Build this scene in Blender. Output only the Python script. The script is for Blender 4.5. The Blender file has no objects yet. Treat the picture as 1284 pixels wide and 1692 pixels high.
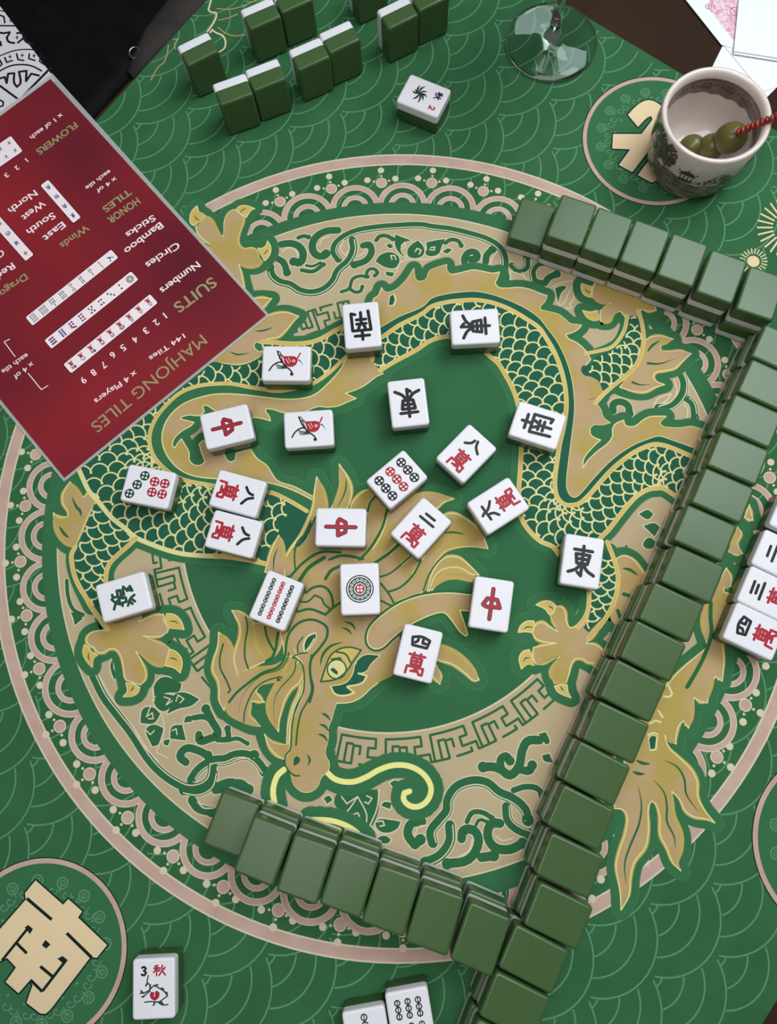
import bpy, bmesh, math, random
from mathutils import Vector, Matrix
from mathutils.geometry import tessellate_polygon
random.seed(7)
SC = bpy.context.scene
COL = SC.collection
PI = math.pi

# ------------------------------------------------------------------ camera
MM = 0.001
CAM = (7.695 * MM, -96.594 * MM, 553.14 * MM)
FPX = 1275.0
RX, RY = 0.185901, 0.026151
cam = bpy.data.objects.new('camera', bpy.data.cameras.new('camera'))
COL.objects.link(cam)
cam.location = CAM
cam.rotation_euler = (RX, RY, 0)
cam.data.sensor_fit = 'VERTICAL'
cam.data.sensor_height = 36.0
cam.data.lens = 36.0 * FPX / 1692.0
cam.data.clip_start = 0.01
SC.camera = cam
_R = Matrix.Rotation(RY, 3, 'Y') @ Matrix.Rotation(RX, 3, 'X')


def at(x, y, z=0.0):
    """where the sight line through a photo pixel meets the height z (mm in, metres out)"""
    d = _R @ Vector(((x - 642) / FPX, -(y - 846) / FPX, -1))
    t = (z * MM - CAM[2]) / d.z
    return (CAM[0] + d.x * t, CAM[1] + d.y * t)


# ------------------------------------------------------------------ materials
def srgb(r, g, b):
    f = lambda c: (c / 255) / 12.92 if c <= 10 else ((c / 255 + .055) / 1.055) ** 2.4
    return (f(r), f(g), f(b), 1)


def material(name, rgb, rough=.6, spec=.3, coat=0, trans=0, metal=0, ior=1.45):
    m = bpy.data.materials.new(name)
    m.use_nodes = True
    b = m.node_tree.nodes['Principled BSDF']
    b.inputs['Base Color'].default_value = srgb(*rgb)
    b.inputs['Roughness'].default_value = rough
    b.inputs['Specular IOR Level'].default_value = spec
    b.inputs['Coat Weight'].default_value = coat
    b.inputs['Coat Roughness'].default_value = .12
    b.inputs['Transmission Weight'].default_value = trans
    b.inputs['Metallic'].default_value = metal
    b.inputs['IOR'].default_value = ior
    return m


def mottled(name, a, b, scale, rough=.6, spec=.3, lo=.35, hi=.65, detail=3, bump=0, **kw):
    """two printed / woven tones mixed by noise"""
    m = material(name, a, rough, spec, **kw)
    nt = m.node_tree
    p = nt.nodes['Principled BSDF']
    tc = nt.nodes.new('ShaderNodeTexCoord')
    n = nt.nodes.new('ShaderNodeTexNoise')
    n.inputs['Scale'].default_value = scale
    n.inputs['Detail'].default_value = detail
    r = nt.nodes.new('ShaderNodeValToRGB')
    r.color_ramp.elements[0].position = lo
    r.color_ramp.elements[1].position = hi
    r.color_ramp.elements[0].color = srgb(*a)
    r.color_ramp.elements[1].color = srgb(*b)
    nt.links.new(tc.outputs['Object'], n.inputs['Vector'])
    nt.links.new(n.outputs['Fac'], r.inputs['Fac'])
    nt.links.new(r.outputs['Color'], p.inputs['Base Color'])
    if bump:
        bn = nt.nodes.new('ShaderNodeBump')
        n2 = nt.nodes.new('ShaderNodeTexNoise')
        n2.inputs['Scale'].default_value = 900
        bn.inputs['Strength'].default_value = bump
        bn.inputs['Distance'].default_value = .0004
        nt.links.new(tc.outputs['Object'], n2.inputs['Vector'])
        nt.links.new(n2.outputs['Fac'], bn.inputs['Height'])
        nt.links.new(bn.outputs['Normal'], p.inputs['Normal'])
    return m


M = {}
M['mat'] = mottled('mat_green', (46, 93, 59), (51, 99, 63), 25, .8, .12, bump=.15)
M['disc'] = material('disc_green', (52, 103, 68), .8, .12)
M['inner'] = mottled('inner_green', (46, 95, 63), (51, 102, 66), 6, .8, .12)
M['line'] = material('wave_line_green', (86, 134, 99), .8, .12)
M['halo'] = material('halo_green', (53, 105, 69), .8, .12)
M['haloedge'] = material('halo_edge_green', (66, 117, 80), .8, .12)
M['scale'] = material('scale_green', (36, 88, 68), .8, .12)
M['detail'] = material('detail_green', (42, 98, 58), .8, .12)
M['orn'] = material('ornament_green', (46, 98, 63), .8, .12)
M['pink'] = mottled('band_pink', (182, 150, 140), (190, 162, 150), 60, .8, .12)
M['pale'] = material('pale_tan_line', (204, 192, 164), .8, .12)
M['tan'] = mottled('tan_print', (176, 156, 126), (182, 164, 132), 14, .8, .12)
M['gold'] = mottled('gold_print', (178, 150, 114), (172, 148, 84), 30, .8, .12, .42, .6, 2)
M['goldmid'] = material('gold_deep', (180, 156, 92), .8, .12)
M['edge'] = material('gold_edge', (212, 204, 146), .8, .12)
M['rim'] = mottled('gold_rim', (196, 166, 92), (206, 180, 112), 30, .8, .12)
M['whisk'] = material('whisker_yellow', (226, 222, 140), .8, .12)
M['ivory'] = mottled('ivory_print', (222, 198, 160), (216, 190, 156), 20, .8, .12)
M['dark'] = material('dark_print', (18, 36, 32), .8, .12)
M['bronze'] = material('bronze_print', (170, 140, 96), .8, .12)
M['white'] = material('tile_white', (221, 218, 226), .35, .4)
M['jade'] = mottled('tile_green', (66, 92, 54), (61, 86, 50), 20, .3, .36, coat=.1)
M['black_ink'] = material('ink_black', (16, 16, 26), .45, .3)
M['red_ink'] = material('ink_red', (164, 28, 48), .45, .3)
M['green_ink'] = material('ink_green', (22, 66, 46), .45, .3)


# ------------------------------------------------------------------ objects
def link(name, mesh, parent=None):
    o = bpy.data.objects.new(name, mesh)
    COL.objects.link(o)
    if parent:
        o.parent = parent
    return o


def tag(o, label, cat, group=None):
    o['label'] = label
    o['category'] = cat
    if group:
        o['group'] = group
    return o


def thing(name, label, cat, loc=(0, 0, 0), rot=(0, 0, 0), group=None):
    o = bpy.data.objects.new(name, None)
    o.empty_display_size = .02
    COL.objects.link(o)
    o.location = loc
    o.rotation_euler = rot
    return tag(o, label, cat, group)


def dup(root, label, loc, rot=(0, 0, 0), group=None):
    r = root.copy()
    COL.objects.link(r)
    r.location = loc
    r.rotation_euler = rot
    r['label'] = label
    if group:
        r['group'] = group
    for ch in list(root.children):
        c = ch.copy()
        COL.objects.link(c)
        c.parent = r
    return r


class Sheet:
    """collects flat printed shapes in several inks; build() makes them ONE mesh"""
    STEP = 2.2e-5

    def __init__(self, base=0.0, tf=None):
        self.v, self.f, self.mi, self.mats = [], [], [], []
        self.base, self.tf = base, tf
        self.calls = 0

    def _m(self, m):
        if m not in self.mats:
            self.mats.append(m)
        return self.mats.index(m)

    def tri(self, pts, faces, m, layer):
        k = len(self.v)
        self.calls += 1
        z = self.base + layer * self.STEP + (0 if layer > 12 and layer < 21 else (self.calls * 619 % 1009) * 1.9e-8)     # never two inks at one height
        self.v += [(p[0], p[1], z) for p in pts]
        mi = self._m(m)
        for f in faces:
            self.f.append([k + i for i in f])
            self.mi.append(mi)

    def fill(self, pts, m, layer):
        ts = tessellate_polygon([[Vector((p[0], p[1], 0)) for p in pts]])
        out = []
        for t in ts:
            a, b, c = (pts[i] for i in t)
            cr = (b[0] - a[0]) * (c[1] - a[1]) - (b[1] - a[1]) * (c[0] - a[0])
            out.append(t if cr > 0 else (t[0], t[2], t[1]))
        self.tri(pts, out, m, layer)

    def stroke(self, pts, w, m, layer, taper=0, closed=False, caps=True):
        """ribbon of width w along pts; taper 1 = both ends pointed, 2 = tail end pointed"""
        if closed:
            pts = list(pts) + [pts[0]]
        n = len(pts)
        if n < 2:
            return
        if closed and not taper:
            for i in range(1, n):
                c = pts[(i + 1) % n] if i < n - 1 else pts[1]
                a = (pts[i][0] - pts[i - 1][0], pts[i][1] - pts[i - 1][1])
                b = (c[0] - pts[i][0], c[1] - pts[i][1])
                d = math.hypot(*a) * math.hypot(*b)
                if d > 0 and (a[0] * b[0] + a[1] * b[1]) / d < .72:
                    closed = False
                    caps = True
                    break
        if not taper and not closed:            # break the ribbon at sharp bends so it never folds over itself
            for i in range(1, n - 1):
                a = (pts[i][0] - pts[i - 1][0], pts[i][1] - pts[i - 1][1])
                b = (pts[i + 1][0] - pts[i][0], pts[i + 1][1] - pts[i][1])
                d = math.hypot(*a) * math.hypot(*b)
                if d > 0 and (a[0] * b[0] + a[1] * b[1]) / d < .72:
                    self.stroke(pts[:i + 1], w, m, layer, 0, False, caps)
                    self.stroke(pts[i:], w, m, layer, 0, False, caps)
                    return
        L, R = [], []
        for i, p in enumerate(pts):
            a = pts[max(0, i - 1)]
            b = pts[min(n - 1, i + 1)]
            if closed and i in (0, n - 1):
                a, b = pts[n - 2], pts[1]
            dx, dy = b[0] - a[0], b[1] - a[1]
            d = math.hypot(dx, dy) or 1e-9
            nx, ny = -dy / d, dx / d
            k = 1.0
            if 0 < i < n - 1:       # mitre
                ex, ey = pts[i][0] - a[0], pts[i][1] - a[1]
                e = math.hypot(ex, ey) or 1e-9
                c = abs((ex * dx + ey * dy) / (e * d))
                k = 1 / max(.6, c)
            t = i / (n - 1)
            hw = w / 2 * k
            if taper == 1:
                hw *= max(.12, math.sin(PI * t) ** .7)
            elif taper == 2:
                hw *= max(.15, 1 - t ** 1.5)
            L.append((p[0] + nx * hw, p[1] + ny * hw))
            R.append((p[0] - nx * hw, p[1] - ny * hw))
        self.tri(L + R, [(i, n + i, n + i + 1, i + 1) for i in range(n - 1)], m, layer)
        if caps and not closed and not taper:
            for p in (pts[0], pts[-1]):
                self.disc(p, w / 2, m, layer, 10)

    def disc(self, c, r, m, layer, n=20):
        self.tri([(c[0] + r * math.cos(2 * PI * i / n), c[1] + r * math.sin(2 * PI * i / n)) for i in range(n)],
                 [tuple(range(n))], m, layer)

    def ring(self, c, r, w, m, layer, a0=0, a1=2 * PI, n=40):
        closed = a1 - a0 > 2 * PI - 1e-6
        k = n if closed else n + 1
        pts = [(c[0] + r * math.cos(a0 + (a1 - a0) * i / n), c[1] + r * math.sin(a0 + (a1 - a0) * i / n)) for i in range(k)]
        self.stroke(pts, w, m, layer, closed=closed, caps=False)

    def build(self, name, parent=None):
        me = bpy.data.meshes.new(name)
        me.from_pydata(self.v, [], self.f)
        for m in self.mats:
            me.materials.append(m)
        me.polygons.foreach_set('material_index', self.mi)
        me.update()
        return link(name, me, parent)


def curve(pts, closed=False, sub=4, corner=55):
    """smooth a polyline, keeping sharp corners sharp"""
    n = len(pts)
    if n < 3:
        return [tuple(p) for p in pts]
    P = [Vector((p[0], p[1])) for p in pts]
    tin, tout = [], []
    for i in range(n):
        if closed:
            a, b = P[i - 1], P[(i + 1) % n]
        else:
            a, b = P[max(0, i - 1)], P[min(n - 1, i + 1)]
        d0, d1 = P[i] - a, b - P[i]
        if d0.length < 1e-9:
            d0 = d1
        if d1.length < 1e-9:
            d1 = d0
        c = max(-1, min(1, d0.normalized().dot(d1.normalized())))
        if math.degrees(math.acos(c)) > corner:
            tin.append(d0.normalized())
            tout.append(d1.normalized())
        else:
            t = (d0.normalized() + d1.normalized()).normalized()
            tin.append(t)
            tout.append(t)
    out = []
    rng = n if closed else n - 1
    for i in range(rng):
        j = (i + 1) % n
        L = (P[j] - P[i]).length
        t0, t1 = tout[i] * L, tin[j] * L
        for s in range(sub):
            u = s / sub
            h = ((2 * u ** 3 - 3 * u * u + 1) * P[i] + (u ** 3 - 2 * u * u + u) * t0
                 + (-2 * u ** 3 + 3 * u * u) * P[j] + (u ** 3 - u * u) * t1)
            out.append((h.x, h.y))
    if not closed:
        out.append((P[-1].x, P[-1].y))
    return out


def inside(p, poly):
    x, y = p
    r = False
    j = len(poly) - 1
    for i in range(len(poly)):
        xi, yi = poly[i]
        xj, yj = poly[j]
        if (yi > y) != (yj > y) and x < (xj - xi) * (y - yi) / (yj - yi) + xi:
            r = not r
        j = i
    return r


class Frame:
    """photo crop -> photo pixels"""
    def __init__(s, ox, oy, k):
        s.ox, s.oy, s.k = ox, oy, k

    def __call__(s, *a):
        return [(s.ox + a[i] * s.k, s.oy + a[i + 1] * s.k) for i in range(0, len(a), 2)]


fa_ = Frame(300, 300, 200 / 1284)
fb = Frame(420, 320, 280 / 1284)
fc = Frame(640, 320, 280 / 1284)
fd = Frame(880, 420, 280 / 1284)
fe = Frame(820, 640, 280 / 1284)
ff = Frame(1000, 560, 284 / 1284)
fg = Frame(240, 540, 280 / 1284)
fh = Frame(80, 720, 280 / 1284)
fi = Frame(80, 920, 280 / 1284)
fj = Frame(320, 880, 280 / 1284)
fl = Frame(340, 1080, 260 / 1284)
fm = Frame(480, 740, 300 / 1284)
fn = Frame(560, 960, 280 / 1284)
fo = Frame(520, 1180, 380 / 1284)
fp = Frame(820, 900, 280 / 1284)
fq = Frame(1000, 1120, 284 / 1201)
fr = Frame(980, 820, 304 / 1284)
f2 = Frame(410, 480, 310 / 1284)
f7 = Frame(320, 650, 250 / 1284)
fE = Frame(400, 820, 260 / 1284)
px = Frame(0, 0, 1)
W = lambda pts: [at(x, y) for x, y in pts]
PXM = 1 / 2360.0        # one photo pixel in metres on the mat, near the middle

# ------------------------------------------------------------------ the printed mat
def wave_ground():
    """seigaiha fans over the whole mat, in millimetres around the ring centre"""
    s = Sheet()
    A0 = Vector((78.1, 334.0))
    b, c = Vector((42.15, -31.1)), Vector((0.0, -43.9))
    ax = Vector((.8, -.6))
    R = 37.7
    ctr = lambda A: A + ax * 14.5
    lim = MAT_POLY
    for i in range(-16, 17):
        for j in range(-16, 22):
            A = A0 + b * i + c * j
            if abs(A.x) > 470 or abs(A.y) > 520:
                continue
            near = [ctr(A - c), ctr(A - b + c)]
            for cc, r, hw in ((A, 9, 60), (A + ax * 1.5, 21.5, 90), (A + ax * 8, 29.5, 100), (ctr(A), R, 120)):
                run = []
                n = 26
                for k in range(n + 1):
                    t = math.radians(-36.9 - hw + 2 * hw * k / n)
                    p = cc + Vector((math.cos(t), math.sin(t))) * r
                    ok = all((p - q).length > R * .992 for q in near) and inside((p.x, p.y), lim)
                    if ok:
                        run.append((p.x * MM, p.y * MM))
                    if (not ok or k == n) and run:
                        if len(run) > 1:
                            s.stroke(run, .0011, M['line'], 1, caps=False)
                        run = []
    return s.build('wave_pattern', mat)


N1 = Vector((math.cos(math.radians(142.9)), math.sin(math.radians(142.9))))
N2 = Vector((math.cos(math.radians(53.2)), math.sin(math.radians(53.2))))


def corner(a, b):
    d = N1.x * N2.y - N1.y * N2.x
    return ((a * N2.y - b * N1.y) / d, (b * N1.x - a * N2.x) / d)


MAT_POLY = [corner(397, 431.6), corner(397, -436), corner(-384, -436), corner(-384, 431.6)]


def slab(name, poly, z0, z1, m, bev=.0008, parent=None):
    bm = bmesh.new()
    lo = [bm.verts.new((x, y, z0)) for x, y in poly]
    f = bm.faces.new(lo)
    r = bmesh.ops.extrude_face_region(bm, geom=[f])
    for v in r['geom']:
        if isinstance(v, bmesh.types.BMVert):
            v.co.z = z1
    bmesh.ops.recalc_face_normals(bm, faces=bm.faces[:])
    if bev:
        bmesh.ops.bevel(bm, geom=bm.edges[:], offset=bev, segments=2, affect='EDGES', profile=.5)
    me = bpy.data.meshes.new(name)
    bm.to_mesh(me)
    bm.free()
    me.materials.append(m)
    return link(name, me, parent)


mat = tag(slab('game_mat', [(x * MM, y * MM) for x, y in MAT_POLY], -.003, 0, M['mat']),
          'large green mat printed with a golden dragon in a round border', 'mat')
wave_ground()


def ring_sheet():
    s = Sheet()
    O = (0, 0)
    mm = lambda x, y: (x * MM, y * MM)
    # outer pink band, pale on both edges
    s.ring(mm(-1.5, 1.8), .2917, .0096, M['pale'], 2, n=160)
    s.ring(mm(-1.5, 1.8), .2917, .0072, M['pink'], 3, n=160)
    # droplets and double arches
    big = [(211, 1351), (286, 1415), (148, 1279), (99, 1200), (65, 1105), (44, 1017), (34, 928), (42, 836), (59, 751),
           (463, 333.5), (547.9, 312), (630.5, 302.3), (713.4, 302.3), (798.7, 316), (1272, 789), (1231.8, 1165),
           (1184.5, 1250.8), (369, 1465.6), (460.2, 1504), (562, 1527.8), (1152, 545)]
    P = [Vector(at(*q)) for q in big]
    ang = sorted(math.atan2(p.y, p.x) for p in P)
    full = []
    for i, a in enumerate(ang):
        b = ang[(i + 1) % len(ang)] + (2 * PI if i == len(ang) - 1 else 0)
        n = max(1, round((b - a) / math.radians(8.45)))
        full += [a + (b - a) * k / n for k in range(n)]
    n = len(full)
    rad = lambda a: (lambda ds: sum(w * p.length for w, p in ds) / sum(w for w, p in ds))(
        [(1 / (.003 + abs(math.remainder(math.atan2(p.y, p.x) - a, 2 * PI))) ** 2, p) for p in P])
    for i, a in enumerate(full):
        a2 = full[(i + 1) % n] + (2 * PI if i == n - 1 else 0)
        r = rad(a)
        pol = lambda da, rr: (math.cos(a + da / r) * rr, math.sin(a + da / r) * rr)
        c = pol(0, r)
        s.disc(c, .0045, M['pale'], 3)
        s.disc(c, .0037, M['pink'], 4)
        for da, dr, q in ((-.0110, .0030, .0026), (.0, .0100, .0026), (.0110, .0030, .0026)):
            s.disc(pol(da, r + dr * 1.1), q, M['pale'], 4, 12)
        for da, dr in ((-.0060, .0016), (.0, .0060), (.0060, .0016)):
            s.disc(pol(da, r + dr), .0010, M['pale'], 4, 8)
        m = (a + a2) / 2
        h = (a2 - a) * .129
        cc = (-.003 + math.cos(m) * .2555, -.002 + math.sin(m) * .2555)
        for rr, w in ((h * .93, .0034), (h * .47, .0028)):
            s.ring(cc, rr, w + .0012, M['pale'], 3, m - PI * .53, m + PI * .53, 24)
            s.ring(cc, rr, w, M['pink'], 4, m - PI * .53, m + PI * .53, 24)
    # the disc: green rim, tan field, green heart
    D = (-.003, -.002)
    s.disc(D, .258, M['disc'], 5, 180)
    s.disc((-.004, 0), .2462, M['pale'], 6, 180)
    s.disc((-.004, 0), .2452, M['tan'], 7, 180)
    s.disc((-.0077, .0027), .1516, M['pale'], 10, 140)
    s.disc((-.0077, .0027), .1504, M['inner'], 11, 140)
    return s.build('border_ring', mat)


ring_sheet()


def ornaments():
    """cloud scrolls, blossoms and key fret in the tan field"""
    S = [Sheet()]

    def done(name):
        S[0].build(name, mat)
        S[0] = Sheet()

    def g(pts, w=9.0, line=None, taper=0, layer=9):
        q = W(curve(pts, corner=100))
        w *= 1.55 if w >= 8 else 1.3
        if w < 16:
            S[0].disc(q[-1], w * .62 * PXM + 1.7 * PXM, M['pale'], 8, 14)
            S[0].disc(q[-1], w * .62 * PXM, M['orn'], layer, 14)
        line = line * 1.15 if line else None
        S[0].stroke(q, (w + 3.4) * PXM, M['pale'], 8, taper)
        S[0].stroke(q, w * PXM, M['orn'], layer, taper)
        if line:
            off = line * PXM
            o = []
            for i, p in enumerate(q):
                a, b = q[max(0, i - 1)], q[min(len(q) - 1, i + 1)]
                dx, dy = b[0] - a[0], b[1] - a[1]
                d = math.hypot(dx, dy) or 1
                o.append((p[0] - dy / d * off, p[1] + dx / d * off))
            S[0].stroke(o, 2.0 * PXM, M['pale'], layer + .5)

    def leaf(pts, edge=True):
        q = W(curve(pts, True, corner=82))
        if edge:
            S[0].stroke(q, 4.2 * PXM, M['pale'], 8, closed=True)
        S[0].fill(q, M['orn'], 9)

    def thin(pts, w=2.4):
        S[0].stroke(W(curve(pts)), w * PXM, M['pale'], 9.8)

    # upper left clouds
    g(fc(-1009 + 640, 500) + fb(605, 440, 615, 390, 670, 335, 760, 290, 900, 262, 1100, 245, 1284, 242) +
      fc(320, 252, 480, 272, 620, 305, 760, 350, 850, 410, 890, 490, 890, 590, 900, 640), 8.5, -3.2)
    g(fb(745, 350, 752, 430, 715, 510, 635, 585, 600, 660, 530, 725, 440, 752, 350, 738, 270, 690, 190, 668, 135, 620, 120, 560), 9, 3)
    g(fb(205, 385, 280, 378, 345, 405, 372, 465, 345, 525, 300, 515), 9)
    g(fb(635, 278, 545, 285, 465, 335, 440, 405, 470, 465, 535, 470, 545, 455), 9)
    g(fb(170, 490, 220, 520, 250, 600), 8)
    g(fb(825, 395, 870, 388, 890, 440, 850, 505, 760, 540), 8)
    g(fb(335, 335, 375, 322, 412, 330), 6)
    g(fb(360, 580, 445, 590, 525, 538), 6)
    g(fb(395, 545, 445, 550, 500, 525), 4)
    thin(fb(495, 385, 520, 345, 580, 325))
    thin(fb(210, 440, 265, 412, 320, 440, 330, 470))
    thin(fb(785, 480, 830, 450, 850, 430))
    thin(fb(675, 360, 655, 420, 690, 470, 720, 420, 715, 375))
    g(fb(660, 745, 720, 720, 745, 650, 800, 625, 860, 630), 5)
    g(fb(850, 635, 860, 585, 900, 570, 935, 600, 915, 622), 5)
    g(fb(720, 715, 760, 745, 805, 740, 820, 705), 5)
    g(fb(925, 355, 950, 325, 1000, 320, 1050, 345), 6)
    leaf(fb(1070, 310, 1120, 330, 1190, 355, 1130, 375, 1110, 430, 1150, 485, 1100, 450, 1068, 390))
    leaf(fb(1165, 470, 1170, 410, 1240, 355, 1284, 405, 1284, 460, 1230, 490))
    leaf(fc(295, 370, 380, 352, 440, 345, 415, 395, 390, 455, 330, 475, 290, 455, 300, 420))
    leaf(fb(920, 515, 950, 470, 1040, 445, 1100, 490, 1075, 560, 1000, 560))
    leaf(fb(1000, 390, 1030, 380, 1055, 400, 1030, 415))
    leaf(fb(1000, 590, 1060, 600, 1050, 630, 1000, 615))
    leaf(fc(420, 440, 460, 415, 490, 425, 450, 455))
    thin(fb(1115, 395, 1140, 370, 1150, 400, 1125, 420))
    thin(fb(1220, 440, 1235, 415, 1265, 430, 1250, 460))
    thin(fc(330, 410, 360, 405, 355, 430, 320, 425))
    thin(fb(1045, 500, 1035, 470, 1065, 470, 1075, 500))
    thin(fb(1080, 600, 1100, 530, 1180, 500, 1284, 500) + fc(310, 500, 400, 470))
    g(fc(440, 375, 480, 350, 540, 362, 560, 395), 6)
    g(fc(590, 545, 585, 490, 630, 440, 680, 460, 675, 495, 640, 500), 8)
    g(fc(745, 520, 755, 465, 795, 425), 8)
    thin(fc(780, 540, 800, 480, 835, 440))
    g(fc(945, 545, 990, 580, 1050, 560, 1055, 490), 8, 3)
    g(fc(1110, 660, 1100, 590, 1130, 540, 1180, 520), 8, 3)
    g(fc(1130, 670, 1190, 680, 1220, 640, 1284, 610), 8)
    thin(fc(930, 650, 935, 590, 1000, 610, 1060, 650, 1020, 600))
    done('upper_cloud_scroll')
    # right side
    leaf(fd(170, 260, 230, 240, 260, 250, 215, 300, 195, 370, 180, 310))
    thin(fd(150, 245, 220, 215, 300, 205), 2.6)
    thin(fd(200, 390, 240, 370, 270, 300, 300, 240, 310, 340, 280, 380, 295, 410, 240, 415), 2.4)
    g(ff(560, 250, 590, 330, 575, 420, 500, 500, 400, 520), 9, 4)
    thin(ff(515, 305, 535, 400, 490, 470, 400, 505), 2.4)
    thin(ff(360, 510, 390, 450, 490, 410, 470, 450, 430, 480), 2.4)
    g(ff(60, 540, 60, 490, 110, 470, 170, 500, 180, 560), 8)
    g(ff(600, 440, 650, 480, 670, 590), 8, 3)
    thin(ff(590, 490, 615, 530, 610, 590))
    leaf(fe(1115, 1050, 1200, 1030, 1240, 1060, 1200, 1130))
    leaf(fe(1115, 1180, 1160, 1140, 1200, 1170, 1180, 1220, 1120, 1210))
    leaf(fe(1080, 960, 1150, 930, 1190, 960, 1150, 1000))
    done('side_cloud_scroll')
    # lower right: knot and clouds
    g(fo(1255, 145, 1190, 150, 1160, 200, 1140, 290, 1090, 340, 1040, 310, 1000, 295, 940, 295), 9)
    g(fo(1040, 300, 1040, 250, 1070, 235, 1090, 260), 8)
    g(fo(1150, 310, 1200, 315, 1215, 285), 8)
    g(fo(660, 720, 650, 660, 700, 590, 740, 540, 745, 480, 790, 410, 880, 375, 960, 385, 1030, 440, 1100, 470, 1170, 530, 1190, 590), 10, -4.5)
    g(fo(755, 620, 755, 710, 700, 790, 620, 830), 10, 4)
    g(fo(1070, 515, 1080, 590, 1130, 640, 1200, 670), 9, 4)
    g(fo(820, 695, 830, 650, 890, 650, 915, 710, 860, 810, 740, 835), 9)
    g(fo(1035, 610, 990, 610, 965, 670, 1000, 740, 1090, 755, 1160, 720), 9)
    g(fo(850, 600, 880, 550, 940, 550, 990, 580), 6)
    g(fo(900, 620, 920, 590, 960, 600), 4)
    g(fo(930, 800, 1000, 790), 9)
    thin(fo(800, 800, 860, 760, 880, 700))
    thin(fo(1010, 680, 1050, 705, 1110, 690))
    g(fo(600, 600, 540, 610, 520, 670, 560, 730, 590, 700), 9)
    thin(fo(560, 670, 580, 630, 625, 620))
    g(fo(1110, 425, 1180, 405, 1250, 420, 1270, 470), 7)
    leaf(fo(1250, 110, 1290, 100, 1310, 160, 1290, 170))
    leaf(fo(1270, 230, 1310, 220, 1330, 270, 1280, 260))
    done('knot_scroll')
    # lower middle: blossom under the chin
    leaf(fo(120, 450, 200, 430, 350, 420, 360, 500, 340, 590, 310, 640, 250, 600, 200, 550, 120, 520), False)
    leaf(fo(340, 620, 350, 590, 420, 590, 480, 600, 460, 640, 380, 660))
    leaf(fo(50, 470, 80, 455, 100, 480, 70, 500))
    leaf(fo(370, 510, 390, 490, 430, 495, 420, 530))
    leaf(fo(355, 690, 400, 680, 425, 700, 410, 720, 350, 715))
    leaf(fo(420, 385, 450, 370, 480, 380, 440, 410))
    for q in ((150, 460, 180, 500, 240, 460, 290, 560, 290, 600), (240, 460, 200, 520, 180, 545), (290, 455, 320, 470, 300, 500, 280, 490),
              (360, 420, 350, 520, 310, 620, 360, 670), (215, 560, 240, 550, 250, 570), (345, 600, 380, 595, 390, 620, 365, 625)):
        thin(fo(*q), 2.2)
    done('blossom_print')
    # lower left: rim stripe, blossom, clouds
    g(fi(340, 900, 420, 1060, 510, 1180, 620, 1320) + px(252, 1262, 285, 1290, 316, 1302, 345, 1290, 352, 1262), 9, 3.5)
    S[0].stroke(W(curve(fi(385, 900, 460, 1030, 530, 1140, 640, 1290) + px(240, 1235, 262, 1258))), 2 * PXM, M['pale'], 10)
    k = Frame(0, 1060, .3271)
    leaf(fi(800, 1080, 850, 1040, 950, 1050, 940, 1110, 880, 1170, 820, 1140))
    leaf(fi(960, 1040, 1040, 1030, 1145, 1080, 1080, 1130, 990, 1150, 900, 1190, 930, 1120))
    leaf(fi(700, 1220, 720, 1150, 790, 1140, 850, 1190, 800, 1260, 700, 1260))
    leaf(fi(800, 1060, 800, 980, 870, 910, 1010, 960, 990, 1020, 900, 1030))
    leaf(k(870, 430, 920, 420, 940, 500, 860, 490))
    leaf(k(940, 380, 970, 375, 970, 405, 930, 410))
    leaf(k(830, 500, 860, 495, 850, 525, 830, 520))
    leaf(k(740, 440, 780, 420, 830, 440, 800, 520, 770, 530))
    for q in ((760, 330, 740, 380, 770, 360, 775, 390, 750, 390), (830, 280, 860, 290, 840, 320, 870, 300), (890, 300, 900, 270, 930, 290, 910, 310),
              (820, 370, 830, 430, 790, 560, 850, 590), (740, 450, 760, 470, 780, 450), (870, 450, 890, 440, 895, 470), (770, 190, 780, 300)):
        thin(k(*q), 2.0)
    g(k(1005, 470, 1010, 500, 1060, 490, 1100, 470, 1070, 400, 1040, 340), 8)
    g(k(1100, 495, 1150, 490, 1150, 440), 7)
    g(k(1150, 500, 1200, 490, 1250, 515), 5)
    g(k(980, 385, 1030, 380, 1070, 400), 7)
    g(k(940, 610, 910, 580, 940, 540, 1000, 550, 1050, 575), 8)
    g(k(965, 700, 1000, 650, 1060, 610, 1140, 605, 1200, 580, 1284, 575), 9, -4)
    g(k(1080, 665, 1060, 730, 1000, 760, 930, 750), 9, 4)
    g(k(970, 800, 1000, 840, 1070, 860), 9)
    g(k(1100, 740, 1170, 720, 1230, 760), 12)
    thin(k(1000, 810, 1030, 840, 1080, 840))
    g(fl(28, 881, 75, 868, 160, 860, 230, 830, 330, 825, 420, 880, 480, 960), 9, -4)
    g(fl(20, 1080, 60, 1000), 8)
    g(fl(80, 1110, 130, 1080, 200, 1070, 280, 1060, 350, 1110), 9)
    leaf(fi(170, 420, 230, 430, 260, 470, 200, 520, 190, 470))
    leaf(fi(470, 820, 490, 770, 500, 860, 540, 900, 500, 930, 480, 880))
    g(fi(140, 180, 150, 300, 190, 400, 260, 440), 5)

    done('lower_cloud_scroll')
    # key fret just outside the green heart
    cx, cy = -7.7, 2.7

    def polar(u, v):
        t = math.radians(u)
        r = 151.3 + v * 24
        return ((cx + math.cos(t) * r) * MM, (cy + math.sin(t) * r) * MM)
    unit = [[(.0, .16), (.78, .16), (.78, .42), (.62, .42), (.62, .68), (.92, .68), (.92, .9), (1.1, .9)],
            [(.0, .16), (.0, .9), (.30, .9), (.30, .40), (.45, .40), (.45, .62)],
            [(.15, .9), (.15, .36), (.28, .36)], [(.46, .9), (.78, .9), (.78, .80)]]
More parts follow.
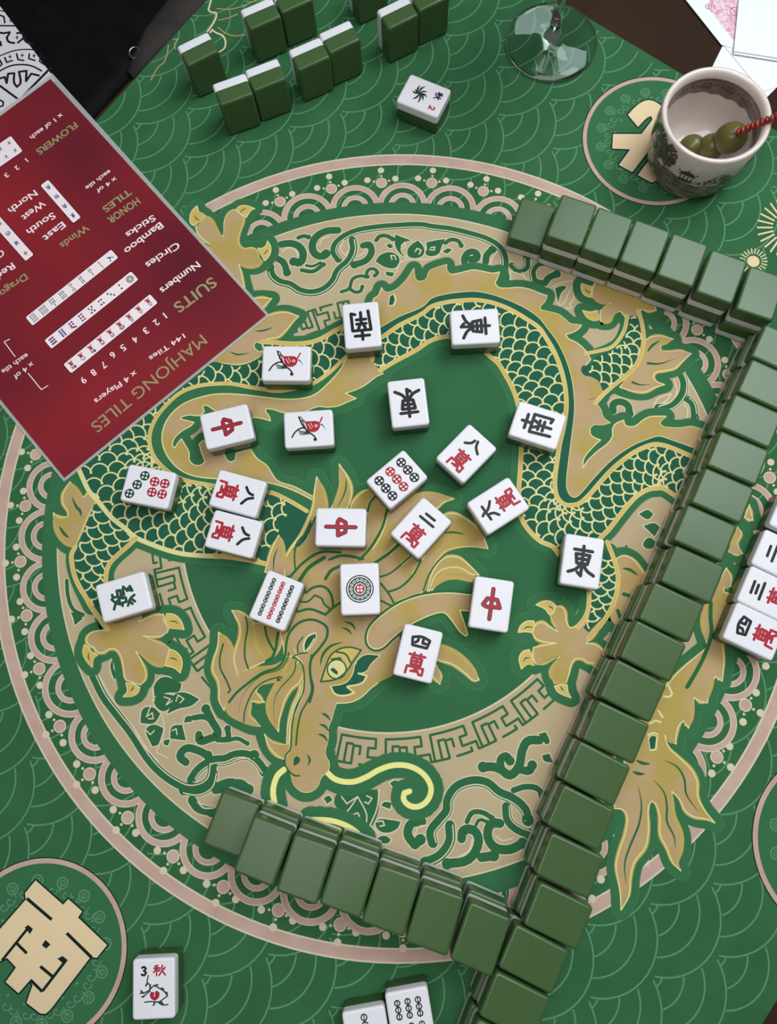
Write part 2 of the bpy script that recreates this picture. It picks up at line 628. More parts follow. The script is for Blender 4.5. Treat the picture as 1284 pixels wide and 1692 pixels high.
    for a0, a1 in ((-113, -45), (-178, -133), (100, 138), (-28, -8)):
        n = max(1, round((a1 - a0) / 10.8))
        st = (a1 - a0) / n
        for i in range(n):
            for path in unit:
                pts = []
                for (u, v), (u2, v2) in zip(path, path[1:]):
                    m = 4
                    pts += [polar(a0 + (i + u + (u2 - u) * q / m) * st, v + (v2 - v) * q / m) for q in range(m)]
                pts.append(polar(a0 + (i + path[-1][0]) * st, path[-1][1]))
                S[0].stroke(pts, 4.0 * PXM, M['orn'], 9)
        if a0 != -28:
            done('key_fret')
    done('key_fret')


ornaments()


def medallion(name, cx, cy, R, paths, holes, upright):
    """seat marker: pale rim, curl wreath and a big ivory character"""
    s = Sheet()
    c = (cx * MM, cy * MM)
    r = R * MM
    s.disc(c, r * 1.012, M['dark'], 4, 90)
    s.disc(c, r, M['pink'], 5, 90)
    s.disc(c, r * .945, M['disc'], 6, 90)
    n = 16
    for i in range(n):
        a = 2 * PI * (i + .3) / n
        p = (c[0] + math.cos(a) * r * .76, c[1] + math.sin(a) * r * .76)
        s.ring(p, r * .062, r * .016, M['line'], 7, n=16)
        s.ring(p, r * .03, r * .012, M['line'], 7, n=10)
        q = (c[0] + math.cos(a) * r * .66, c[1] + math.sin(a) * r * .66)
        s.stroke([p, q], r * .014, M['line'], 7)
        s.disc((c[0] + math.cos(a + .05) * r * .56, c[1] + math.sin(a + .05) * r * .56), r * .018, M['line'], 7, 8)
        b = a + PI / n
        for da in (-.07, .07):
            p = (c[0] + math.cos(b + da) * r * .66, c[1] + math.sin(b + da) * r * .66)
            s.stroke([(p[0] + math.cos(t * .8) * r * .008 * t, p[1] + math.sin(t * .8) * r * .008 * t) for t in range(1, 9)], r * .013, M['line'], 7)
    for P in paths:
        q = W(curve(P, True, 3, 30)) if upright else W(P)
        s.stroke(q, 6 * PXM, M['dark'], 8, closed=True)
        s.fill(q, M['ivory'], 9)
        s.stroke(q, 1.0 * PXM, M['pale'], 10, closed=True)
    for P in holes:
        s.fill(W(P), M['dark'], 11)
    return s.build(name, mat)


k1 = Frame(0, 1420, 220 / 1284)
k2 = Frame(960, 120, 150 / 1154)
south_body = k1(245, 325, 345, 205, 610, 440, 660, 385, 790, 500, 750, 560, 1030, 825, 935, 945, 875, 935, 490, 1440, 440, 1485, 390, 1480,
                260, 1380, 320, 1210, 290, 1160, 180, 1285, 60, 1180, 160, 1040, 70, 945, 0, 980, -80, 900, -20, 700, 255, 385)
bar = lambda a, b, w: (lambda d, n: [(a[0] + n[0], a[1] + n[1]), (b[0] + n[0], b[1] + n[1]), (b[0] - n[0], b[1] - n[1]), (a[0] - n[0], a[1] - n[1])])(
    None, (lambda dx, dy, d: (-dy / d * w / 2, dx / d * w / 2))(b[0] - a[0], b[1] - a[1], math.hypot(b[0] - a[0], b[1] - a[1])))
kb = lambda x0, y0, x1, y1, w: bar(k1(x0, y0)[0], k1(x1, y1)[0], w * k1.k)
medallion('seat_medallion', -239.3, -289.4, 58.4, [south_body],
          [kb(260, 375, 500, 580, 32), kb(645, 710, 885, 945, 32), kb(280, 650, 20, 975, 26), k1(240, 655, 275, 630, 320, 670, 290, 720),
           kb(165, 810, 260, 905, 30), k1(440, 775, 490, 820, 445, 860, 405, 825), kb(640, 970, 410, 1270, 28), k1(555, 955, 605, 930, 655, 970, 610, 1005),
           kb(390, 1030, 510, 1130, 32), kb(295, 1160, 410, 1275, 30)], False)
medallion('seat_medallion', 205, 307, 57,
          [k2(600, 540, 680, 450, 780, 375, 860, 355, 930, 370, 1040, 440, 1040, 700, 880, 960, 650, 1265, 485, 1175, 630, 975, 400, 965, 410, 785,
              770, 785, 910, 600, 900, 560, 870, 555, 820, 590, 725, 690),
           k2(725, 1305, 860, 1130, 1040, 1000, 1100, 1300, 900, 1400)], [], True)
medallion('seat_medallion', 297.5, -219.5, 61,
          [fq(1215, 1250, 1300, 1180, 1400, 1300, 1330, 1420, 1240, 1360)], [], False)


def corner_marks():
    """gilt scrollwork in the mat's far corner and two starbursts at the right"""
    s = Sheet()
    kk = Frame(240, 0, 200 / 1284)
    for q in ((700, 0, 670, 100, 690, 125, 750, 135, 755, 170, 720, 250, 660, 335), (690, 345, 710, 315, 740, 340, 820, 380, 850, 430, 840, 510, 780, 555)):
        s.stroke(W(curve(kk(*q))), 3.4 * PXM, M['ivory'], 2)
    for q in ((760, 90, 880, 100, 1020, 70, 1180, 0), (780, 215, 880, 190, 980, 150), (770, 290, 850, 350, 940, 380, 1050, 370),
              (245, 480, 235, 560, 200, 660, 140, 710, 60, 850), (350, 405, 310, 480, 320, 520), (300, 420, 350, 410)):
        s.stroke(W(curve(kk(*q))), 2.4 * PXM, M['bronze'], 2)
    s.build('gilt_scroll', mat)
    s = Sheet()
    c = (1302, 376)
    for i in range(26):
        a = 2 * PI * i / 26
        s.stroke(W([(c[0] + math.cos(a) * 26, c[1] + math.sin(a) * 25), (c[0] + math.cos(a) * 50, c[1] + math.sin(a) * 48)]), 3.4 * PXM, M['ivory'], 2)
    s.build('starburst', mat)
    s = Sheet()
    c = (1245, 432)
    for i in range(22):
        a = 2 * PI * i / 22
        s.stroke(W([(c[0] + math.cos(a) * 14, c[1] + math.sin(a) * 13), (c[0] + math.cos(a) * 23, c[1] + math.sin(a) * 21)]), 2 * PXM, M['ivory'], 2)
    s.disc(at(*c), 11 * PXM, M['ivory'], 2)
    return s.build('starburst', mat)


corner_marks()

# ------------------------------------------------------------------ the dragon
DR = Sheet()
T_HALO, T_GOLD, T_SCALE, T_SLINE, T_RIM, T_TOP, T_INK, T_EYE = 12, 22, 23, 24, 25, 26, 28, 30


HN = [0]


def halo(q, r=14):
    for w, m, l in ((2 * r + 2.4, 'haloedge', T_HALO), (2 * r, 'halo', T_HALO + 4.4)):
        for a, b in zip(q, q[1:] + q[:1]):
            for sh in (0, 1):
                HN[0] += 1
                lz = l + (HN[0] % 149) * .027
                if sh:
                    DR.disc(a, w / 2 * PXM, M[m], lz, 14)
                else:
                    DR.stroke([a, b], w * PXM, M[m], lz, caps=False)


def glow(q, layer):
    """deeper gold along the inside of an outline, thinning out towards its points"""
    n = len(q)
    sharp = []
    for i in range(n):
        a = Vector(q[i]) - Vector(q[i - 1])
        b = Vector(q[(i + 1) % n]) - Vector(q[i])
        if a.length > 1e-9 and b.length > 1e-9 and a.normalized().dot(b.normalized()) < .72:
            sharp.append(i)
    if not sharp:
        DR.stroke(q, 7.5 * PXM, M['goldmid'], layer, closed=True)
        return
    for i, j in zip(sharp, sharp[1:] + [sharp[0] + n]):
        run = [q[k % n] for k in range(i, j + 1)]
        if len(run) > 4:
            DR.stroke(run[1:-1], 7.5 * PXM, M['goldmid'], layer, 1)


def gold(pts, layer=T_GOLD, edge=1.9, h=True, smooth=True, hr=14):
    q = W(curve(pts, True) if smooth else pts)
    if h:
        halo(q, hr)
    DR.fill(q, M['gold'], layer)
    if edge:
        glow(q, layer + .2)
        DR.stroke(q, edge * PXM, M['edge'], layer + .4, closed=True)


def claw(pts, mark=None):
    q = W(curve(pts, True))
    halo(q)
    DR.fill(q, M['rim'], T_TOP)
    DR.stroke(q, 1.8 * PXM, M['edge'], T_TOP + .4, closed=True)
    if mark:
        DR.stroke(W(curve(mark)), 2.2 * PXM, M['detail'], T_INK, 1)


def ink(pts, w=2.6, taper=0, layer=T_INK, m='detail'):
    DR.stroke(W(curve(pts)), w * PXM, M[m], layer, taper)


def patch(pts, m='halo', layer=T_TOP, edge=True):
    q = W(curve(pts, True))
    if edge:
        DR.stroke(q, 3.0 * PXM, M['edge'], layer - .2, closed=True)
    DR.fill(q, M[m], layer)


def rim(pts, w=7.5, layer=T_RIM):
    q = W(curve(pts))
    DR.stroke(q, (w + 1.6) * PXM, M['edge'], layer)
    DR.stroke(q, w * PXM, M['rim'], layer + .4)


def scales(field, spine, r=14.5, step=13.5, m='scale', hh=True, lines='edge', wmax=70):
    poly = curve(field, True)
    q = W(poly)
    if hh:
        halo(q)
    DR.fill(q, M[m], T_SCALE)
    sp = curve(spine, sub=10)
    # walk the spine
    d = [0]
    for a, b in zip(sp, sp[1:]):
        d.append(d[-1] + math.hypot(b[0] - a[0], b[1] - a[1]))
    row, t, i = 0, 0.0, 0
    while t < d[-1]:
        while i < len(d) - 2 and d[i + 1] < t:
            i += 1
        u = (t - d[i]) / max(1e-6, d[i + 1] - d[i])
        p = (sp[i][0] + (sp[i + 1][0] - sp[i][0]) * u, sp[i][1] + (sp[i + 1][1] - sp[i][1]) * u)
        a = math.atan2(sp[i + 1][1] - sp[i][1], sp[i + 1][0] - sp[i][0])
        nx, ny = -math.sin(a), math.cos(a)
        k = -int(wmax / r / 2) - 1
        while k * 2 * r * .93 < wmax:
            o = (k + .5 * (row % 2)) * 2 * r * .93
            c = (p[0] + nx * o, p[1] + ny * o)
            run = []
            for j in range(13):
                b = a + PI + math.radians(-88 + 176 * j / 12)
                w = (c[0] + math.cos(b) * r, c[1] + math.sin(b) * r)
                ok = inside(w, poly)
                if ok:
                    run.append(w)
                if (not ok or j == 12) and len(run) > 1:
                    DR.stroke(W(run), 2.7 * PXM, M[lines], T_SLINE, caps=False)
                if not ok:
                    run = []
            k += 1
        row += 1
        t += step

# ---- body: the great arch and its dorsal fringe
arch_top = (fb(900, 960, 905, 800, 940, 775, 965, 715, 990, 745, 1015, 750, 1080, 725, 1150, 660, 1210, 570) +
            fc(215, 650, 235, 665, 290, 655, 320, 590, 380, 560, 450, 540, 450, 580, 480, 615, 540, 605, 600, 590, 650, 580, 720, 590,
               800, 605, 850, 595, 835, 640, 815, 680, 840, 710, 900, 718, 1000, 712, 1090, 730, 1150, 755, 1210, 775, 1195, 815, 1155, 860, 1165, 885) +
            fd(130, 440, 200, 460, 240, 490, 290, 530, 340, 535, 370, 540, 345, 570, 300, 595, 250, 612, 270, 640, 330, 670, 380, 710, 410, 745,
               440, 800, 400, 845, 370, 865, 390, 910, 440, 925, 500, 965, 530, 1040, 480, 1130) +
            fe(790, 170, 810, 230, 862, 270, 800, 285, 740, 285, 710, 310, 715, 360, 750, 385, 790, 400, 740, 445, 690, 500, 660, 550, 655, 612,
               690, 560, 760, 490, 850, 420, 880, 370, 880, 320, 900, 280, 965, 250, 975, 285, 1010, 300, 1060, 290, 1110, 250, 1160, 225, 1220, 220) +
            ff(455, 580, 430, 600, 405, 630, 430, 655, 500, 665, 570, 665, 640, 655, 700, 670, 760, 690, 860, 760, 960, 880))
fringe_low = (fb(960, 1010, 1100, 930, 1284, 850) + fc(330, 795, 450, 760, 560, 745, 660, 740, 760, 755, 860, 785, 950, 820, 1050, 870, 1150, 940) +
              fd(120, 570, 180, 650, 230, 740, 270, 840, 300, 950, 315, 1060, 320, 1180) +
              fe(590, 240, 575, 360, 560, 480, 545, 600, 535, 700, 540, 780, 570, 825, 600, 830, 640, 800, 700, 730, 780, 640, 860, 560, 950, 490,
                 1050, 430, 1150, 390) + ff(400, 725, 500, 755, 600, 790, 700, 830, 850, 930))
band_out = (f2(850, 480, 880, 340) + fb(975, 1085, 1100, 1000, 1284, 905) + fc(330, 860, 450, 825, 560, 812, 660, 808, 760, 820, 860, 850, 950, 890, 1050, 950, 1150, 1020) +
            fd(110, 650, 160, 735, 200, 830, 230, 930, 250, 1040, 255, 1160) +
            fe(510, 300, 480, 430, 460, 560, 445, 680, 445, 770, 465, 840, 510, 885, 570, 895, 630, 880, 690, 830, 770, 740, 860, 640, 950, 560,
               1050, 490, 1150, 445) + ff(360, 790, 430, 795, 520, 825, 600, 860, 700, 900, 850, 1000))
band_in = (f2(905, 548, 1000, 490, 1150, 410) + fc(330, 1115, 450, 1085) + px(771, 561, 791, 572) +
           px(809, 589, 822, 599.5, 834, 618, 846, 640, 855, 665, 861, 700) + fe(190, 470, 185, 550, 180, 650, 173, 730, 170, 830, 175, 930) +
           fe(190, 990, 215, 1040, 270, 1110, 340, 1170, 430, 1210, 500, 1290, 620, 1290, 720, 1230, 800, 1130, 850, 1080, 920, 990, 1000, 890, 1070, 820,
              1150, 775, 1220, 765) + ff(430, 1117, 480, 1145, 540, 1190, 600, 1250))
body = arch_top + band_in[::-1]
halo(W(curve(arch_top)) + W(curve(band_in))[::-1])
DR.fill(W(curve(arch_top) + curve(fringe_low)[::-1]), M['gold'], T_GOLD)
DR.stroke(W(curve(arch_top)), 1.9 * PXM, M['edge'], T_GOLD + .4)
DR.stroke(W(curve(fringe_low)), 2.4 * PXM, M['edge'], T_GOLD + .4)
DR.fill(W(curve(fringe_low) + curve(band_out)[::-1]), M['scale'], T_GOLD - .4)
mid = [((a[0] + b[0]) / 2, (a[1] + b[1]) / 2) for a, b in zip(
    [curve(band_out, sub=6)[int(t * (len(curve(band_out, sub=6)) - 1) / 40)] for t in range(41)],
    [curve(band_in, sub=6)[int(t * (len(curve(band_in, sub=6)) - 1) / 40)] for t in range(41)])]
spine_a = px(628, 590, 690, 552, 760, 530, 815, 545, 855, 590, 880, 650, 888, 720, 885, 790, 895, 850, 930, 875, 975, 865, 1010, 820, 1050, 775, 1100, 752, 1150, 770, 1200, 800)
scales(band_out + band_in[::-1], spine_a, hh=False)
rim(band_out, 6.5)
rim(band_in, 6.5)

# ---- left wave (dorsal fringe now below) and the loop at the left
wave_low = f2(925, 570, 880, 590, 800, 650, 740, 680, 665, 705, 740, 740, 690, 760, 620, 790, 540, 800, 480, 795) + \
    fg(1180, 655, 1040, 650, 980, 630, 920, 620, 910, 640, 940, 680, 950, 715, 900, 700, 830, 688, 740, 690, 600, 660, 520, 630, 460, 595, 435, 605, 450, 640,
       420, 672, 330, 670, 275, 685, 270, 700, 330, 715, 370, 725, 350, 750, 280, 790, 220, 850, 205, 900, 225, 920, 250, 880, 275, 850, 300, 890,
       335, 960, 335, 1010, 380, 1050, 430, 1045, 455, 1020, 430, 960, 410, 890, 440, 860, 500, 930, 595, 965, 620, 1010, 650, 1025, 685, 1010, 690, 960, 800, 930,
       850, 1000, 920, 1050, 960, 1110, 1000, 1165) + f7(850, 790, 1020, 880)
loop_in = f7(1010, 905, 850, 825, 640, 760) + fg(640, 1165, 520, 1150, 450, 1145, 350, 1125, 260, 1080, 190, 1010, 145, 930, 128, 840, 150, 740, 210, 650, 300, 580, 420, 535, 530, 512, 650, 510,
                                                 780, 520, 900, 535, 1050, 550, 1180, 545, 1284, 515) + f2(560, 625, 640, 530, 680, 440, 900, 440)
loop_out = f7(960, 1000, 870, 945, 760, 885, 650, 840) + fg(520, 1205, 430, 1190, 310, 1165, 215, 1125, 130, 1060, 65, 980, 35, 885, 40, 795, 85, 690, 165, 590, 270, 500, 400, 450, 520, 435, 650, 433,
                                                            800, 460, 900, 475) + f2(200, 690, 330, 670, 440, 640, 560, 560, 645, 480, 690, 440)
gold(wave_low + loop_in, edge=0)
DR.stroke(W(curve(wave_low)), 1.9 * PXM, M['edge'], T_GOLD + .4)
DR.stroke(W(curve(loop_in)), 2.2 * PXM, M['edge'], T_GOLD + .4)
DR.fill(W(curve(loop_in) + curve(loop_out)[::-1]), M['halo'], T_GOLD - .4)
wave_up = fb(690, 1000, 600, 1048, 520, 1095, 430, 1128, 300, 1140, 150, 1130, 60, 1125)
wave_top = wave_up + fg(890, 205, 820, 260, 720, 292, 600, 282, 510, 268, 420, 350, 300, 440, 100, 590)
left_line = px(100, 740) + fh(230, 250, 270, 340, 310, 420, 380, 500, 480, 620, 580, 700, 660, 770, 760, 815, 880, 860, 1000, 892, 1100, 905, 1284, 915) + \
    fj(150, 175, 300, 190, 430, 212, 560, 240) + f7(900, 1300, 1000, 1130)
scales(loop_out + wave_up[:0] + fb(690, 1000)[::-1] + wave_top + left_line,
       px(450, 905, 400, 880, 340, 880, 290, 870, 240, 845, 200, 800, 195, 750, 230, 690, 290, 640, 360, 615, 440, 612, 520, 590, 590, 555)[::-1], 15.5, 14.5, hh=True)
rim(loop_out, 5.5)
rim(wave_up, 7)
rim(left_line[1:-2], 6.5)

# fin between the red card and the wave
gold(fb(-60, 960, 100, 928, 170, 908, 250, 903, 340, 930, 290, 980, 230, 1050, 180, 1090, 100, 1105) + fg(890, 140, 900, 210, 820, 258, 720, 288, 600, 280, 500, 262, 640, 120, 800, 20))
gold(fb(-40, 800, 60, 790, 135, 797, 100, 830, 60, 870, 0, 880))
patch(fg(825, 150, 840, 120, 890, 135, 900, 180, 860, 185))
ink(fg(640, 190, 700, 212, 790, 200), 3, 1)
ink(fg(830, 35, 900, 30, 970, 5), 3, 1)

# ---- upper left foot
gold(fa_(160, 640, 240, 645, 300, 670, 230, 610, 180, 560, 150, 490, 200, 450, 245, 395, 280, 388, 330, 430, 370, 500, 410, 560, 447, 585, 452, 520, 455, 440, 490, 350,
         550, 310, 580, 312, 610, 345, 655, 385, 655, 430, 630, 500, 605, 580, 600, 640, 620, 690, 670, 720, 740, 710, 790, 725, 815, 770, 825, 815, 860, 855,
         830, 890, 760, 910, 690, 905, 640, 892, 612, 880, 630, 960, 650, 1050, 690, 1200, 560, 1150, 300, 800))
claw(fa_(165, 262, 110, 320, 90, 390, 100, 450, 140, 475, 180, 440, 262, 370, 220, 340, 185, 330, 175, 290), fa_(140, 360, 160, 400, 200, 415))
claw(fa_(580, 305, 610, 270, 680, 258, 740, 275, 780, 292, 740, 310, 710, 350, 690, 385, 650, 365, 620, 335), fa_(620, 340, 650, 305, 690, 290))
claw(fa_(915, 635, 945, 690, 945, 760, 910, 820, 880, 845, 850, 790, 810, 710, 850, 712, 890, 690), fa_(870, 780, 900, 750, 915, 720))
ink(fa_(210, 640, 260, 660, 310, 690), 2, 1)
ink(fa_(570, 980, 580, 1040), 4, 1)

# ---- upper right leg, foot and leaf fins
gold(fd(705, 490, 690, 455, 660, 435, 610, 460, 580, 510, 540, 517, 515, 510, 510, 430, 560, 400, 592, 372, 540, 372, 480, 347, 450, 330, 460, 250, 520, 180, 700, 180, 900, 300, 935, 430,
        880, 435, 822, 420, 800, 470, 735, 480))
claw(fd(370, 225, 450, 250, 440, 330, 390, 310, 366, 260), fd(390, 260, 420, 290, 440, 290))
claw(fd(378, 430, 440, 440, 490, 428, 502, 500, 460, 505, 410, 480), fd(420, 465, 500, 465))
leg_l = fd(400, 755, 500, 735, 600, 705, 660, 640, 700, 560, 715, 470)
leg_r = fd(800, 430, 830, 540, 840, 650, 825, 740, 790, 830, 720, 910, 620, 990, 540, 1060, 475, 1130)
scales(fd(735, 470, 795, 470, 820, 560, 828, 650, 815, 740, 780, 830, 710, 905, 610, 985, 530, 1035, 500, 965, 440, 930, 390, 918, 366, 872, 380, 845, 440, 840, 470, 790, 570, 745,
          660, 690, 715, 590), fd(770, 440, 770, 600, 740, 760, 600, 900, 480, 1000), 13, 11)
rim(leg_l, 5)
rim(leg_r, 6)
gold(fd(850, 655, 900, 630, 970, 622, 1065, 645, 1010, 670, 965, 700, 970, 730, 1040, 742, 1120, 735, 1200, 755, 1130, 820, 1080, 865, 1000, 885, 930, 900, 915, 930, 930, 960,
        1000, 990, 930, 1010, 850, 1045, 760, 1040, 660, 1010, 720, 930, 790, 850, 840, 750))
ink(fd(868, 745, 900, 700, 965, 655), 4.5, 1)
ink(fd(865, 828, 960, 832, 1075, 795), 4.5, 2)
ink(fd(750, 970, 810, 990, 890, 990), 4, 2)
ink(fd(430, 1105, 475, 1090), 3.5, 1)
ink(fe(700, 95, 745, 82), 4, 1)
ink(fb(1020, 850, 1050, 765), 0.5)
patch(fb(1020, 850, 1030, 780, 1060, 765, 1072, 810, 1055, 850, 1035, 845), 'scale')

# ---- left leg, fin and foot
leg_o = fh(300, 445, 290, 660, 205, 845, 178, 900, 182, 980, 200, 1060, 240, 1150, 290, 1230) + fi(320, 370, 400, 480, 450, 550)
leg_i = fh(665, 778, 600, 840, 520, 910, 465, 970, 440, 1040, 440, 1150)
scales(fh(350, 515, 480, 640, 580, 720, 655, 775, 590, 840, 500, 920, 445, 1000, 432, 1090, 480, 1200, 470, 1300, 330, 1290, 270, 1170, 215, 1030, 200, 900, 225, 850, 280, 690, 330, 570),
       fh(330, 1300, 330, 1100, 340, 950, 420, 750, 500, 560), 15.5, 14)
rim(fh(205, 845, 178, 900, 182, 980, 200, 1060, 240, 1150, 290, 1230) + fi(320, 370, 400, 480, 450, 550), 6.5)
rim(leg_i, 6.5)
gold(fh(300, 440, 330, 430, 375, 480, 350, 525, 320, 580, 280, 665, 240, 760, 205, 850, 150, 830, 90, 770, 50, 690, 40, 585, 90, 620, 150, 612, 145, 570, 115, 520, 110, 450, 140, 390, 165, 350,
        200, 390, 240, 440, 270, 465))
ink(fh(180, 465, 215, 540, 245, 575, 248, 612), 5, 1)
ink(fh(85, 685, 120, 740, 160, 775), 5, 1)
gold(fi(440, 556, 380, 560, 320, 580, 290, 620, 300, 660, 350, 690, 370, 720, 420, 725, 460, 700, 510, 700, 550, 750, 570, 830, 590, 930, 620, 945, 700, 970, 735, 930, 735, 860,
        710, 800, 665, 715, 730, 760, 800, 810, 870, 820, 890, 800, 915, 690, 860, 660, 800, 640, 720, 600, 780, 606, 850, 600, 905, 570, 908, 540, 880, 490, 875, 436, 820, 440,
        750, 465, 690, 490, 710, 440, 500, 420, 420, 470))
claw(fi(900, 430, 960, 440, 1010, 490, 1030, 552, 980, 545, 920, 535, 888, 470), fi(915, 490, 960, 490, 990, 510))
claw(fi(920, 698, 970, 720, 1010, 770, 1015, 820, 1000, 880, 960, 845, 888, 825, 900, 770), fi(915, 770, 950, 770, 980, 790))
claw(fi(590, 955, 650, 965, 695, 990, 680, 1030, 640, 1055, 568, 1060, 600, 1020), fi(650, 975, 640, 1000, 620, 1020))
claw(fi(275, 665, 310, 690, 330, 720, 375, 745, 345, 770, 335, 838, 290, 790, 262, 720), fi(310, 720, 305, 760, 320, 790))

# ---- right front leg, shoulder fin and foot
gold(fp(905, 108, 960, 84, 1030, 110, 1090, 180, 1130, 260, 1080, 420, 1000, 520, 905, 610, 880, 565, 880, 480, 905, 360, 920, 230))
gold(fp(700, 400, 690, 500, 660, 570, 610, 615, 560, 632, 532, 590, 520, 510, 490, 470, 450, 470, 410, 540, 430, 580, 465, 658, 400, 620, 350, 590, 305, 600, 272, 670, 300, 710, 360, 735, 455, 746,
        350, 765, 280, 780, 278, 850, 300, 905, 350, 900, 420, 865, 480, 848, 430, 920, 410, 980, 440, 1050, 530, 1045, 550, 980, 570, 900, 600, 865, 650, 865, 690, 890, 730, 897,
        780, 870, 825, 820, 790, 785, 740, 755, 680, 747, 720, 705, 800, 620, 760, 500))
scales(fp(800, 40, 860, 60, 900, 180, 918, 260, 905, 360, 870, 460, 820, 540, 750, 610, 700, 665, 660, 630, 700, 560, 710, 400, 720, 300, 780, 180),
       fp(690, 690, 790, 520, 850, 300, 840, 40), 13, 12, hh=True)
rim(fp(840, -20, 890, 110, 920, 230, 912, 360, 872, 480, 800, 595, 700, 710), 6)
rim(fp(700, 330, 702, 430, 690, 510, 655, 580, 620, 625), 6)
claw(fp(300, 455, 350, 430, 410, 430, 450, 460, 430, 520, 400, 530, 370, 490), fp(390, 460, 415, 475, 435, 490))
claw(fp(165, 665, 180, 620, 230, 580, 285, 578, 290, 620, 270, 665, 220, 660), fp(205, 640, 230, 625, 280, 625))
claw(fp(190, 942, 173, 860, 200, 810, 250, 795, 270, 850, 285, 915, 240, 905), fp(205, 890, 220, 860, 260, 855))
claw(fp(440, 1070, 490, 1060, 535, 1060, 545, 1120, 565, 1160, 500, 1135, 460, 1110), fp(485, 1070, 495, 1090, 515, 1110))
claw(fp(730, 915, 770, 900, 800, 860, 850, 880, 830, 960))
ink(fp(955, 180, 1010, 190, 1075, 235), 5, 1)
ink(fp(965, 375, 1025, 392), 6)
ink(fp(920, 500, 935, 545), 6)

# ---- tail at the right
tail = fr(930, 500, 958, 560, 960, 628, 908, 642, 912, 668, 960, 690, 960, 760, 900, 860, 900, 1030, 912, 1150, 900, 1290, 850, 1258, 820, 1330, 795, 1442) + \
    fq(660, 165, 622, 138, 610, 200, 600, 290, 580, 352, 545, 300, 515, 330, 495, 400, 494, 462, 450, 435, 415, 402, 440, 480, 520, 560, 600, 640, 640, 720, 645, 830, 690, 920, 765, 1012,
       700, 985, 620, 970, 560, 930, 520, 850, 465, 793, 470, 850, 480, 960, 530, 1090, 530, 1200, 505, 1290, 527, 1347, 470, 1290, 430, 1190, 385, 1100, 378, 960, 350, 880, 322, 860,
       302, 900, 302, 1050, 280, 1180, 200, 1290, 175, 1400, 165, 1520, 110, 1622, 103, 1480, 75, 1310, 100, 1200, 140, 1080, 150, 960, 120, 920, 65, 912, 60, 800, 150, 560,
       280, 240, 440, 40, 530, -60) + fr(800, 1050, 760, 900, 780, 780)
gold(tail)
ink(fr(820, 740, 818, 850, 825, 950, 780, 1100, 720, 1220, 655, 1330), 6.5, 0)
for q in ((415, 575, 500, 620, 550, 700, 565, 810, 645, 930), (335, 710, 410, 800, 430, 900, 430, 1000, 480, 1110, 490, 1190), (228, 750, 252, 880, 235, 1020, 170, 1180, 135, 1300, 145, 1440)):
    ink(fq(*q), 3.2, 1)
ink(fq(215, 575, 260, 595, 315, 600), 5, 1)
ink(fq(190, 655, 230, 668, 275, 672), 5, 1)
patch(fq(305, 420, 330, 405, 362, 415, 352, 500, 315, 505), 'scale')
for q in ((440, 50, 465, 110, 450, 130, 410, 130), (370, 230, 400, 275), (310, 320, 350, 300, 385, 310), (300, 400, 330, 385, 365, 395)):
    ink(fq(*q), 3.4, 0, T_INK, 'edge')
gold(fr(1090, 60, 1100, 110, 1115, 168, 1085, 165, 1055, 150))
gold(fr(1008, 215, 1030, 260, 1002, 330, 1042, 400, 1000, 405, 945, 388, 980, 300))

# ---- whiskers
for q, w in ((fo(65, 320, 110, 360, 160, 376, 220, 376, 290, 350, 360, 310, 440, 285, 520, 288, 590, 320, 635, 370, 650, 420, 630, 480, 580, 515, 530, 510, 497, 475, 500, 440, 530, 430), 7.5),
             (fl(640, 945, 590, 990, 560, 1060, 550, 1130, 565, 1230), 8), (fo(-20, 588, 80, 592, 150, 610, 210, 640, 270, 690), 7)):
    c = W(curve(q))
    for p in c[::2]:
        DR.disc(p, 21 * PXM, M['haloedge'], T_HALO + (HN[0] % 149) * .027, 14)
        DR.disc(p, 20 * PXM, M['halo'], T_HALO + 4.4 + (HN[0] % 149) * .027, 14)
        HN[0] += 1
    DR.stroke(c, (w + 1.5) * PXM, M['edge'], T_GOLD)
    DR.stroke(c, w * PXM, M['whisk'], T_GOLD + .4)

# ---- horns and mane
gold(fn(758, 490, 850, 520, 950, 590, 1030, 680, 1062, 750, 1030, 757, 960, 700, 860, 630, 740, 590, 680, 520), T_GOLD)
gold(fn(740, 640, 770, 720, 765, 782, 735, 750, 700, 700, 690, 640), T_GOLD)
K = lambda *a: gold(fm(*a), T_GOLD + 1)
K(185, 205, 232, 290, 255, 400, 258, 480, 300, 560, 300, 720, 160, 740, 90, 800, 30, 900, 10, 950, -60, 900, -52, 830, -40, 790, 0, 720, 60, 640, 130, 500, 163, 400, 170, 310)
K(345, 115, 400, 200, 430, 280, 428, 350, 405, 430, 285, 430, 330, 345, 357, 265, 352, 180)
K(580, 280, 500, 320, 440, 390, 420, 440, 540, 460, 548, 400, 600, 335)
K(606, 340, 560, 400, 546, 450, 540, 680, 500, 775, 560, 720, 620, 640, 655, 540, 675, 430)
K(690, 440, 900, 335, 960, 320, 1060, 330, 1157, 362, 1080, 390, 1040, 425, 900, 520, 760, 660, 680, 750, 600, 806, 520, 792, 580, 720, 640, 620, 675, 520)
K(770, 690, 700, 760, 620, 812, 625, 905, 700, 882, 780, 820, 845, 760, 900, 640)
K(850, 770, 790, 830, 700, 897, 630, 922, 640, 962, 700, 1002, 760, 992, 850, 905, 920, 800)
K(930, 800, 870, 900, 780, 990, 708, 1032, 735, 1092, 800, 1062, 935, 1012, 960, 930, 1010, 830, 1090, 732, 1180, 702, 1284, 697, 1396, 714, 1350, 600, 1250, 510, 1140, 463, 1060, 500, 1000, 650)
K(965, 1010, 990, 920, 1030, 840, 1090, 780, 1180, 773, 1260, 828, 1335, 900, 1284, 895, 1200, 850, 1120, 848, 1060, 870, 1010, 930, 985, 1012)
